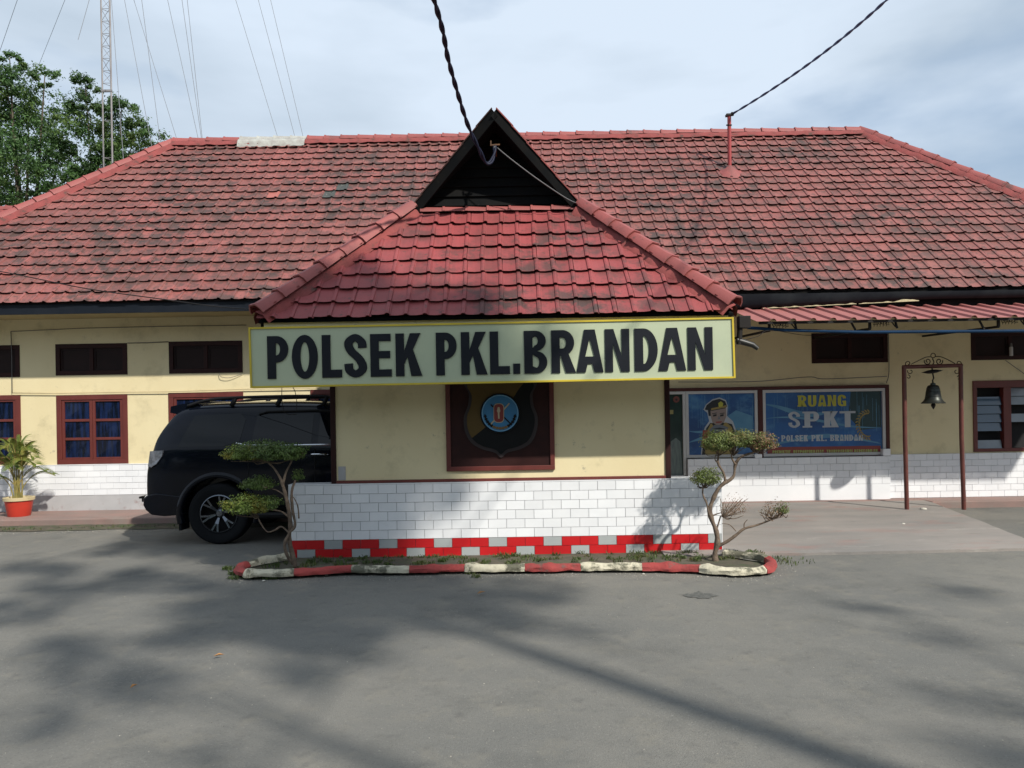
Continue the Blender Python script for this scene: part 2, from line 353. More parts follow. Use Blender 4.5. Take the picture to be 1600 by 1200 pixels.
def cap_geo(r0=0.100, r1=0.086, ln=0.36, n=5, col=0.010):
    """half-round cap along local y, wider collar at the low end (y = 0)"""
    vs = []; st = [(0, r0 + col), (0.03, r0 + col), (0.036, r0), (ln, r1)]
    for y, r in st:
        for k in range(n + 1):
            vs.append((r * CP[k][0], y, r * CP[k][1]))
    m = n + 1
    fs = [(i * m + k, i * m + k + 1, (i + 1) * m + k + 1, (i + 1) * m + k) for i in range(3) for k in range(n)]
    o = len(vs)
    for k in range(n + 1):
        vs.append(((r0 - 0.006) * CP[k][0], 0.0, (r0 - 0.006) * CP[k][1]))
    fs += [(o + k, o + k + 1, k + 1, k) for k in range(n)]
    return vs, [f[::-1] for f in fs]
CV, CF = cap_geo()
def cap_mesh(mat_, r):
    mb = MB(); mb.add(CV, CF, 0, r); me = mb.mesh('ridge_cap'); me.materials.append(mat_); 
    me.polygons.foreach_set('use_smooth', [True] * len(me.polygons)); me.set_sharp_from_angle(angle=radians(30)); return me
cap_ms = [cap_mesh(m_cap, k / 4) for k in range(5)]; cap_w = cap_mesh(m_capw, 0.5)
def obj_at(name, me, M, parent):
    o = bpy.data.objects.new(name, me); COL.objects.link(o); o.parent = parent; o.matrix_basis = M; return o
def run_caps(a, b, parent, up=(0, 0, 1), step=0.325, lift=0.0, mesh_pick=None, scale=1.0):
    a = Vector(a); b = Vector(b); d = b - a; n = max(1, round(d.length / step)); st = d.length / n; d.normalize()
    x = d.cross(Vector(up)).normalized(); z = x.cross(d)
    R = Matrix((x, d, z)).transposed().to_4x4()
    for i in range(n):
        M = R.copy(); M.translation = a + d * (i * st) + z * lift
        me = mesh_pick(a + d * (i * st)) if mesh_pick else None
        obj_at('ridge_cap', me or random.choice(cap_ms), M @ jit(0.9) @ Matrix.Diagonal((scale, st / 0.325, scale, 1)), parent)
def mortar(name, a, b, parent, w=0.17, h=0.075, mat_=None, drop=0.03, amp=0.03):
    a = Vector(a); b = Vector(b); d = (b - a); ln = d.length; d.normalize()
    x = d.cross(Vector((0, 0, 1))).normalized(); z = x.cross(d); n = int(ln / 0.07); vs = []
    for i in range(n + 1):
        c = a + d * (ln * i / n)
        for sx, sz in ((-1, -0.9), (-0.75, 0.3), (0, 1), (0.75, 0.3), (1, -0.9)):
            q = mnoise.noise(Vector((c.x * 7 + sx * 3, c.y * 7, c.z * 7)))
            vs.append(c + x * sx * (w + amp * q) + z * (sz * h - drop + 0.012 * q))
    mb = MB(); mb.add(vs, [(i * 5 + k, i * 5 + k + 1, (i + 1) * 5 + k + 1, (i + 1) * 5 + k) for i in range(n) for k in range(4)])
    return mb.build(name, mat_ or m_mort, parent, smooth=True)

# ================================================================== POLICE STATION (main building)
ps = thing('police_station', 'long low cream building with white tiled dado and big faded red tiled hip roof', 'building')
base(ps, (0, 12, 0))
EY, EZ, RY = 11.2, 3.245, 14.95; RZ = 6.83
ang = math.atan2(RZ - EZ, RY - EY); SL = math.hypot(RZ - EZ, RY - EY)
RXL = at(272, 226, RY).x; RXR = at(1345, 207, RY).x
DD = RY - EY; EXL = RXL - DD; EXR = RXR + DD; BY = 2 * RY - EY
roof_mb = MB()
dz = -0.01
def q3(*p): return [Vector(v) + Vector((0, 0, dz)) for v in p]
roof_mb.add(q3((EXL, EY, EZ), (EXR, EY, EZ), (RXR, RY, RZ), (RXL, RY, RZ)), [(0, 1, 2, 3)])
roof_mb.add(q3((EXR, EY, EZ), (EXR, BY, EZ), (RXR, RY, RZ)), [(0, 1, 2)])
roof_mb.add(q3((EXL, BY, EZ), (EXL, EY, EZ), (RXL, RY, RZ)), [(0, 1, 2)])
roof_mb.add(q3((EXR, BY, EZ), (EXL, BY, EZ), (RXL, RY, RZ), (RXR, RY, RZ)), [(0, 1, 2, 3)])
roof = roof_mb.build('roof', m_deck, ps)
def in_portico(px, py):
    if 385 < px < 1170 and py > 330 + abs(px - 777) * 0.37 - 55: return True
    return abs(px - 772) < 132 and py > 172 + abs(px - 772) * 1.2
cand = []; NR = 21; g = SL / NR
dark_px = [(528, 292), (523, 303)]; pink_px = [(435, 304)]
ncol = int((EXR - EXL) / P) + 1
for i in range(NR):
    s0 = i * g - 0.02
    off = 0.04 * (rnd() - 0.5)
    for j in range(ncol):
        x = EXL + j * P + off; xc = x + P / 2; s = max(s0, 0)
        lim = (s + G * 0.5) * cos(ang)
        if xc < EXL + lim or xc > EXR - lim: continue
        M = slope_matrix(x, EY, EZ, ang, s0) @ jit()
        c = M @ Vector((P / 2, 0.12, 0.03)); px, py = proj(c)
        vis = -10 < px < 1610 and not in_portico(px, py)
        cand.append([c.length if vis else 1e9, M, px, py])
special = []
for (tx, ty), mm, nm in [(dark_px[0], m_slate, 'dark slate-coloured replacement tile'), (dark_px[1], m_slate, 'dark slate-coloured replacement tile'), (pink_px[0], m_pinkt, 'brighter pink replacement tile')]:
    k = min((q for q in cand), key=lambda q: (q[2] - tx) ** 2 + (q[3] - ty) ** 2)
    cand.remove(k); special.append((k, mm, nm))
cand.sort(key=lambda q: q[0])
for q in cand[:297]: obj_at('roof_tile', random.choice(main_tm), q[1], roof)
for k, mm, nm in special:
    o = obj_at('roof_tile', tile_mesh('roof_tile', mm, 0.5), k[1], roof); o['label'] = nm
rest = MB()
for q in cand[297:]:
    rest.add([q[1] @ Vector(v) for v in TV], TF, 0, rnd())
tag(rest.build('roof_tiles', m_tile, roof), 'rows of weathered red interlocking roof tiles', kind='stuff')
# hips and rear slopes get tiles as coarse real courses (never seen from the yard)
rest = MB()
for side in (-1, 1):
    ex = EXL if side < 0 else EXR
    for i in range(NR):
        s = i * g; w = BY - EY - 2 * s * cos(ang)
        x0 = ex - side * s * cos(ang); z0 = EZ + s * sin(ang); x1 = ex - side * (s + g) * cos(ang); z1 = EZ + (s + g) * sin(ang)
        y0 = EY + s * cos(ang)
        rest.add([(x0, y0, z0 + .05), (x0, y0 + w, z0 + .05), (x1, y0 + w - g * .7, z1 + .012), (x1, y0 + g * .7, z1 + .012), (x0, y0, z0 + .01), (x0, y0 + w, z0 + .01)], [(0, 1, 2, 3), (0, 4, 5, 1)])
for i in range(NR):
    s = i * g; c0 = s * cos(ang); c1 = (s + g) * cos(ang)
    rest.add([(EXL + c0, BY - c0, EZ + s * sin(ang) + .05), (EXR - c0, BY - c0, EZ + s * sin(ang) + .05), (EXR - c1, BY - c1, EZ + (s + g) * sin(ang) + .012), (EXL + c1, BY - c1, EZ + (s + g) * sin(ang) + .012)], [(0, 1, 2, 3)])
rest.build('side_courses', m_tile, roof)
def pick(p):
    px, _ = proj(p)
    return cap_w if 372 < px < 476 else None
run_caps((RXL, RY, RZ + 0.03), (RXR, RY, RZ + 0.03), roof, mesh_pick=pick)
run_caps((EXL, EY, EZ + 0.05), (RXL, RY, RZ + 0.05), roof); run_caps((EXR, EY, EZ + 0.05), (RXR, RY, RZ + 0.05), roof)
mortar('mortar', (RXL, RY, RZ + .03), (RXR, RY, RZ + .03), roof); mortar('mortar', (EXL, EY, EZ + .05), (RXL, RY, RZ + .05), roof); mortar('mortar', (EXR, EY, EZ + .05), (RXR, RY, RZ + .05), roof)
wp = [(x, RY - 0.14, RZ - 0.045) for x in (at(376, 230, RY).x, at(480, 230, RY).x)]
wo = mortar('mortar', wp[0], wp[1], roof, w=0.07, h=0.09, mat_=m_capw, drop=0.0, amp=0.07); wo['label'] = 'whitewashed mortar patch on the ridge'

# lower side wings, their ridges show beyond the hips
WZ = at(30, 326, RY).z
for sgn, x0, x1 in ((-1, EXL - 7, RXL - 1.0), (1, RXR + 1.0, EXR + 7)):
    wing = MB(); d = (WZ - 0.06 - EZ) / math.tan(ang); z1 = WZ - 0.06
    wing.add([(x0, RY - d, EZ), (x1, RY - d, EZ), (x1, RY, z1), (x0, RY, z1), (x0, RY + d, EZ), (x1, RY + d, EZ)], [(0, 1, 2, 3), (3, 2, 5, 4)])
    wo = wing.build('wing_roof', m_deck, ps)
    rest = MB(); nr = int(d / cos(ang) / G)
    for i in range(nr):
        for j in range(int((x1 - x0) / P)):
            M = slope_matrix(x0 + j * P, RY - d, EZ, ang, i * (d / cos(ang)) / nr - .02) @ jit()
            rest.add([M @ Vector(v) for v in TV], TF, 0, rnd())
    tag(rest.build('roof_tiles', m_tile, wo), kind='stuff')
    run_caps((x0, RY, WZ - .04), (x1, RY, WZ - .04), wo); mortar('mortar', (x0, RY, WZ - .04), (x1, RY, WZ - .04), wo)

# fascia, gutter, soffit
WF = 12.0
mb = MB(); mb.box(EXL, EXR, EY + 0.02, EY + 0.05, 3.09, 3.245); mb.build('fascia', m_fascia, ps)
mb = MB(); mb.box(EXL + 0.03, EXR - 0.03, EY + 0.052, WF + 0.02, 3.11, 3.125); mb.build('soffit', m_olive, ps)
gut = MB(); gx0 = 2.35; pr = []
GA, GB = at(1192, 480.5, EY - .065), at(1436, 468.5, EY - .065)
mb = MB(); mb.box(gx0, 9.35, EY + .0, EY + .018, 2.95, 3.235); mb.build('light_stop_board', m_black, ps)  # black board added to block light leaking between eave and awning
for k in range(9):
    a = pi + pi * k / 8; pr.append((EY - 0.065 + 0.07 * cos(a), 0.085 * (1 + sin(a))))
pr2 = [(y, z) for y, z in pr]
n = 40; vs = []
for i in range(n + 1):
    x = gx0 + (EXR - gx0) * i / n; gz = min(GB.z + .01, GA.z + (GB.z - GA.z) * (x - GA.x) / (GB.x - GA.x)); tp = max(3.19, gz + .07)
    for y, z in pr2: vs.append((x, y, gz + z / .085 * (tp - gz)))
gut.add(vs, [(i * 9 + k, i * 9 + k + 1, (i + 1) * 9 + k + 1, (i + 1) * 9 + k) for i in range(n) for k in range(8)])
go = gut.build('gutter', material('black_gutter', (0.007, 0.009, 0.013), (0.016, 0.02, 0.024), scale=3, rough=0.6, spec=.12), ps, smooth=True, fix=True)
# flaking cream edge along the gutter bottom
mb = MB(); a = at(1192, 481.0, EY - 0.142); b_ = at(1436, 469.0, EY - 0.142); n = 70; vs = []
for i in range(n + 1):
    t = i / n; p = a.lerp(b_, t); w = 0.006 + 0.020 * max(0, mnoise.noise(Vector((t * 22, 2, 0))) + 0.25) + (0.03 if t > 0.84 else 0) * (1 - abs(t - .92) / .08 if t > .84 else 0)
    vs += [(p.x, p.y, p.z - 0.012), (p.x, p.y, p.z - 0.012 + w)]
mb.add(vs, [(2 * i, 2 * i + 2, 2 * i + 3, 2 * i + 1) for i in range(n) if mnoise.noise(Vector((i * .37, 7, 0))) > -0.6])
fl = mb.build('flaking_edge', material('flaking_cream_paint', (0.50, 0.45, 0.28), (0.34, 0.31, 0.19), scale=20, rough=0.8), go); fl['label'] = 'flaking cream paint along the gutter lip'

# walls with openings --------------------------------------------------------
def wall_cells(mb, x0, x1, z0, z1, y0, y1, ops, mi=0):
    xs = sorted({x0, x1, *[v for o in ops for v in o[:2] if x0 < v < x1]}); zs = sorted({z0, z1, *[v for o in ops for v in o[2:] if z0 < v < z1]})
    def hole(i, j):
        if i < 0 or j < 0 or i >= len(xs) - 1 or j >= len(zs) - 1: return True
        cx = (xs[i] + xs[i + 1]) / 2; cz = (zs[j] + zs[j + 1]) / 2
        return any(o[0] < cx < o[1] and o[2] < cz < o[3] for o in ops)
    for i in range(len(xs) - 1):
        for j in range(len(zs) - 1):
            if hole(i, j): continue
            a, b, c, d = xs[i], xs[i + 1], zs[j], zs[j + 1]
            mb.add([(a, y0, c), (b, y0, c), (b, y0, d), (a, y0, d)], [(0, 1, 2, 3)], mi)
            mb.add([(a, y1, c), (b, y1, c), (b, y1, d), (a, y1, d)], [(3, 2, 1, 0)], mi)
            if hole(i - 1, j): mb.add([(a, y0, c), (a, y1, c), (a, y1, d), (a, y0, d)], [(3, 2, 1, 0)], mi)
            if hole(i + 1, j): mb.add([(b, y0, c), (b, y1, c), (b, y1, d), (b, y0, d)], [(0, 1, 2, 3)], mi)
            if hole(i, j - 1): mb.add([(a, y0, c), (b, y0, c), (b, y1, c), (a, y1, c)], [(3, 2, 1, 0)], mi)
            if hole(i, j + 1): mb.add([(a, y0, d), (b, y0, d), (b, y1, d), (a, y1, d)], [(0, 1, 2, 3)], mi)
def rect(pxl, pyt, pxr, pyb, Y=WF):
    a = at(pxl, pyt, Y); b = at(pxr, pyb, Y); c = at(pxl, pyb, Y); d = at(pxr, pyt, Y)
    return ((a.x + c.x) / 2, (b.x + d.x) / 2, (b.z + c.z) / 2, (a.z + d.z) / 2)
casem = [rect(-80, 618, 33, 726), rect(89, 617, 200, 725), rect(264, 613, 381, 722), rect(486, 608, 600, 716)]
upper = [rect(-82, 540, 31, 590), rect(87, 537, 199, 586), rect(264, 533, 379, 583), rect(1268, 520, 1387, 567), rect(1517, 518, 1640, 562), rect(440, 530, 556, 580)]
louv = rect(1520, 594, 1662, 705)
for q in (casem[0], casem[1]): pass
zt = at(100, 727, WF).z        # top of the dado
spk = rect(1030, 604, 1388, 716); glassdoor = rect(1030, 604, 1077, 747)
door_z = glassdoor[2]
SPX0 = spk[0]; SPX1 = at(1388, 700, WF).x
ops = casem + upper + [louv, (SPX0, SPX1, spk[2], spk[3])]
mb = MB(); wall_cells(mb, -13.6, 13.6, zt - .06, 3.12, WF, WF + 0.16, ops)
mb.box(-13.6, -13.44, WF + 0.16, 17.8, 0, 3.12); mb.box(13.44, 13.6, WF + 0.16, 17.8, 0, 3.12); mb.box(-13.6, 13.6, 17.8, 17.96, 0, 3.12)
mb.build('wall', m_yel, ps)
mb = MB(); mb.box(-13.4, 13.4, 13.2, 13.25, 0.1, 3.1); mb.build('inner_partition', m_dark, ps)
# dados: backing + real tiles
zp = at(100, 774, WF).z        # top of the plain plinth on the left
def dado(name, x0, x1, z0, z1, y, th, holes=(), grout=None, row=0.1, width=0.2, label=None, key='wall_tile', mats=None, pickm=None, parent=None, shift=0.0, top_row_from=None):
    bk = MB(); wall_cells(bk, x0, x1, z0, z1, y, y + th, list(holes)); bo = bk.build(name, m_grout2, parent)
    if label: bo['label'] = label
    return bo
_tile_cache = {}
def dtile(w, h, mat_, r):
    k = (round(w, 3), round(h, 3), mat_.name, r)
    if k not in _tile_cache:
        mb = MB(); b = 0.0014; d = 0.009
        mb.add([(b, -d, b), (w - b, -d, b), (w - b, -d, h - b), (b, -d, h - b), (0, 0, 0), (w, 0, 0), (w, 0, h), (0, 0, h)],
               [(0, 1, 2, 3), (4, 5, 1, 0), (5, 6, 2, 1), (6, 7, 3, 2), (7, 4, 0, 3)], 0, r)
        me = mb.mesh('wall_tile'); me.materials.append(mat_); _tile_cache[k] = me
    return _tile_cache[k]
def lay_tiles(x0, x1, z0, z1, y, parent, row=0.1, width=0.2, gap=0.0025, pickm=None, shift=0.0, hole=None):
    nrow = max(1, round((z1 - z0) / row)); rh = (z1 - z0) / nrow; cnt = 0
    for j in range(nrow):
        off = (0.5 if j % 2 else 0.0) * width + shift; x = x0 - ((width - off % width) % width); k = 0
        while x < x1 - 0.01:
            a = max(x, x0) + gap / 2; b = min(x + width, x1) - gap / 2
            if b - a > 0.02:
                za = z0 + j * rh + gap / 2; h = rh - gap
                mt = (pickm(j, k, x) if pickm else m_white)
                if not (hole and hole((a + b) / 2, za + h / 2)):
                    o = bpy.data.objects.new('wall_tile', dtile(b - a, h, mt, random.choice((0, .25, .5, .75, 1)))); COL.objects.link(o); o.parent = parent
                    o.location = (a, y + uni(-.0012, .0012), za); cnt += 1
            x += width; k += 1
    return cnt
base_z = 0.12
dl = dado('dado', -13.6, SPX0, zp, zt, WF - 0.03, 0.19, parent=ps)
mb = MB(); mb.box(-13.6, SPX0 - 0.0, WF - 0.035, WF + 0.1, 0.0, zp); pl = mb.build('plinth', m_plinth, ps)
mb = MB(); mb.box(-13.6, SPX0, WF - 0.045, WF - 0.031, zt, zt + 0.012); mb.build('dado_cap', m_white, ps)
def midhide(x, z):
    px, _ = proj(Vector((x, WF, z))); return not (-12 < px < 240)
n1 = lay_tiles(at(-12, 700, WF).x, at(236, 700, WF).x, zp, zt, WF - 0.031, dl)
# right run
RB = at(1400, 779, WF).z
SY0 = 11.90; zs1 = at(1290, 714, SY0).z; zs0 = at(1290, 778, SY0).z; zls = at(1290, 757, SY0).z
SR1 = at(1391, 740, SY0).x
GX1 = at(1075, 740, SY0).x
hole1 = (SPX0 - 1, glassdoor[1] + 0.0, glassdoor[2], 3)
dr = dado('dado', SPX0, SR1, zls, zs1, SY0, WF + 0.1 - SY0, holes=[(SPX0, GX1, glassdoor[2], 3)], parent=ps)
n2 = lay_tiles(GX1, SR1, zls, zs1, SY0 - 0.001, dr, hole=lambda x, z: False)
mb = MB(); mb.box(SPX0, SR1 - 0.01, SY0 - 0.012, WF + 0.1, 0.0, zls); mb.build('plinth', m_white, ps)
c = at(1385, 708, SY0)
sm = MB(); sm.box(c.x - 0.055, c.x + 0.06, SY0 - 0.014, SY0 + 0.09, zs1 + 0.004, zs1 + 0.11); sm.build('corner_tile', m_white, ps, bevel=.004)
sm = MB(); sm.box(c.x - 2.04, c.x - 1.93, SY0 - 0.014, SY0 + 0.07, zs1 + 0.004, zs1 + 0.06); sm.build('corner_tile', m_white, ps, bevel=.004)
zr1 = at(1450, 709, WF).z; zr0 = at(1450, 777, WF).z
dr2 = dado('dado', SR1, 13.6, 0.0, zr1, WF - 0.03, 0.19, parent=ps)
n3 = lay_tiles(SR1 + 0.004, at(1612, 740, WF).x, zr0, zr1, WF - 0.031, dr2, row=0.095)
print('dado tiles', n1, n2, n3)

def casement(r, name='casement_window', cols=2, rows=3, mat_=m_wood, wfr=0.075, dep=0.05, stile=0.06):
    x0, x1, z0, z1 = r
    w = MB(); y0, y1 = WF - 0.012, WF + 0.07
    w.box(x0, x1, y0, y1, z1 - wfr, z1); w.box(x0, x1, y0, y1, z0, z0 + wfr); w.box(x0, x0 + wfr, y0, y1, z0 + wfr, z1 - wfr); w.box(x1 - wfr, x1, y0, y1, z0 + wfr, z1 - wfr)
    wo = w.build(name, mat_, ps, bevel=0.004)
    ax0, ax1 = x0 + wfr, x1 - wfr; az0, az1 = z0 + wfr, z1 - wfr; cw = (ax1 - ax0) / cols
    for c in range(cols):
        a = ax0 + c * cw + 0.003; b = a + cw - 0.006; s = MB(); y2, y3 = WF + 0.0, WF + 0.045
        s.box(a, a + stile * .7, y2, y3, az0, az1); s.box(b - stile * .7, b, y2, y3, az0, az1)
        s.box(a + stile * .7, b - stile * .7, y2, y3, az1 - stile * .5, az1); s.box(a + stile * .7, b - stile * .7, y2, y3, az0, az0 + stile * .5)
        ia, ib, ja, jb = a + stile * .7, b - stile * .7, az0 + stile * .5, az1 - stile * .5
        for k in range(1, rows):
            z = ja + (jb - ja) * k / rows; s.box(ia, ib, y2 + 0.004, y3, z - 0.02, z + 0.02)
        s.build('sash', mat_, wo, bevel=0.003)
        for k in range(rows):
            za = ja + (jb - ja) * k / rows + (0.02 if k else 0); zb = ja + (jb - ja) * (k + 1) / rows - (0.02 if k < rows - 1 else 0)
            p = MB(); p.add([(ia, y2 + 0.022, za), (ib, y2 + 0.022 + uni(-.004, .004), za), (ib, y2 + 0.022, zb), (ia, y2 + 0.022 + uni(-.004, .004), zb)], [(0, 1, 2, 3)])
            p.build('pane', m_glass, wo)
    return wo
for r in casem: casement(r)
m_shut = material('shade_toned_shutter_board', (0.018, 0.008, 0.008), (0.013, 0.006, 0.006), rough=0.6, spec=.2)  # shutter maroon darkened to carry the eave shade in its colour
for r in upper: 
    x0, x1, z0, z1 = r; w = MB(); y0, y1 = WF - 0.01, WF + 0.07; f = 0.07
    w.box(x0, x1, y0, y1, z1 - f, z1); w.box(x0, x1, y0, y1, z0, z0 + f); w.box(x0, x0 + f, y0, y1, z0 + f, z1 - f); w.box(x1 - f, x1, y0, y1, z0 + f, z1 - f)
    xm = (x0 + x1) / 2; w.box(xm - .03, xm + .03, y0 + .004, y1, z0 + f, z1 - f)
    wo = w.build('vent_window', m_wood2, ps, bevel=0.004)  # frames take the darker maroon to paint in the same eave shade
    for a, b in ((x0 + f, xm - .03), (xm + .03, x1 - f)):
        s = MB(); s.box(a, b, WF + .022, WF + .03, z0 + f, z1 - f); s.box(a, b, WF + .012, WF + .022, z0 + f, z0 + f + .03); s.box(a, b, WF + .012, WF + .022, z1 - f - .03, z1 - f)
        s.box(a, a + .03, WF + .012, WF + .022, z0 + f + .03, z1 - f - .03); s.box(b - .03, b, WF + .012, WF + .022, z0 + f + .03, z1 - f - .03)
        s.build('shutter', m_shut, wo)
# louvre window on the far right
x0, x1, z0, z1 = louv; w = MB(); y0, y1 = WF - 0.02, WF + 0.08
xa = at(1526, 640, WF).x; xb = at(1567, 640, WF).x; xc = at(1579, 640, WF).x
w.box(x0, x1, y0, y1, z1 - .11, z1); w.box(x0, x1, y0, y1, z0, z0 + .05); w.box(x0, xa, y0, y1, z0 + .05, z1 - .11); w.box(x1 - .07, x1, y0, y1, z0 + .05, z1 - .11); w.box(xb, xc, y0, y1, z0 + .05, z1 - .11)
wo = w.build('louvre_window', m_wood, ps, bevel=0.004)
m_lg = material('louvre_glass', (0.04, 0.08, 0.13), (0.035, 0.065, 0.11), rough=0.06, spec=0.8, scale=1)
m_lg2 = material('reflection_toned_louvre_glass', (0.16, 0.19, 0.22), rough=0.12, spec=0.8)  # paler tint stands in for reflections, mostly on the right-hand blades
zz = z1 - .11; hh = (zz - z0 - .05) / 7
for c, (a, b) in enumerate(((xa, xb), (xc, x1 - .07))):
    for k in range(7):
        if (c, k) in ((0, 0), (0, 5), (1, 2), (1, 4), (1, 5), (1, 6)): continue
        za = zz - (k + 1) * hh; p = MB(); p.box(a + .012, b - .012, -0.003, 0.003, 0, hh * .97, M=Matrix.Translation((0, WF + 0.015, za)) @ Matrix.Rotation(-0.22, 4, 'X'))
        p.build('louvre_blade', m_lg if not (c == 1 or k == 6) else m_lg2, wo)
mb = MB(); mb.box(x0 + .02, x1 - .02, WF + .17, WF + .18, z0 - .05, z1 + .05); mb.build('blind', m_dark, wo)

# front office glazing with printed film --------------------------------------
GY = WF - 0.03
m_wood3 = material('dark_oxblood_frame', (0.07, 0.016, 0.014), (0.055, 0.013, 0.011), scale=8, rough=0.55, spec=.3)
fr = MB(); x0, x1, z0, z1 = SPX0, SPX1, spk[2], spk[3]
pm0, pm1 = at(1184, 660, GY).x, at(1191.5, 660, GY).x
fr.box(x0, x1, GY - .03, WF + .08, z1 - .05, z1); fr.box(x1 - .055, x1, GY - .03, WF + .08, z0, z1 - .05); fr.box(pm0, pm1, GY - .03, WF + .08, z0, z1 - .05)
ofw = fr.build('office_window', m_wood3, ps, bevel=0.004); ofw['label'] = 'wide office window with blue printed film'
def alu_frame(a, b, c, d, w=0.045):
    f = MB(); f.box(a, b, GY - .02, GY + .04, d - w, d); f.box(a, b, GY - .02, GY + .04, c, c + w); f.box(a, a + w, GY - .02, GY + .04, c + w, d - w); f.box(b - w, b, GY - .02, GY + .04, c + w, d - w)
    return f.build('aluminium_frame', m_alu, ofw, bevel=0.003), (a + w, b - w, c + w, d - w)
zt2 = z1 - .052; gz0 = at(1290, 712, GY).z
gd = at(1072, 700, GY).x
_, d0 = alu_frame(x0 + .01, gd - .002, glassdoor[2], zt2)
_, d1 = alu_frame(gd, pm0 - .002, gz0, zt2)
_, d2 = alu_frame(pm1 + .002, x1 - .057, gz0, zt2)
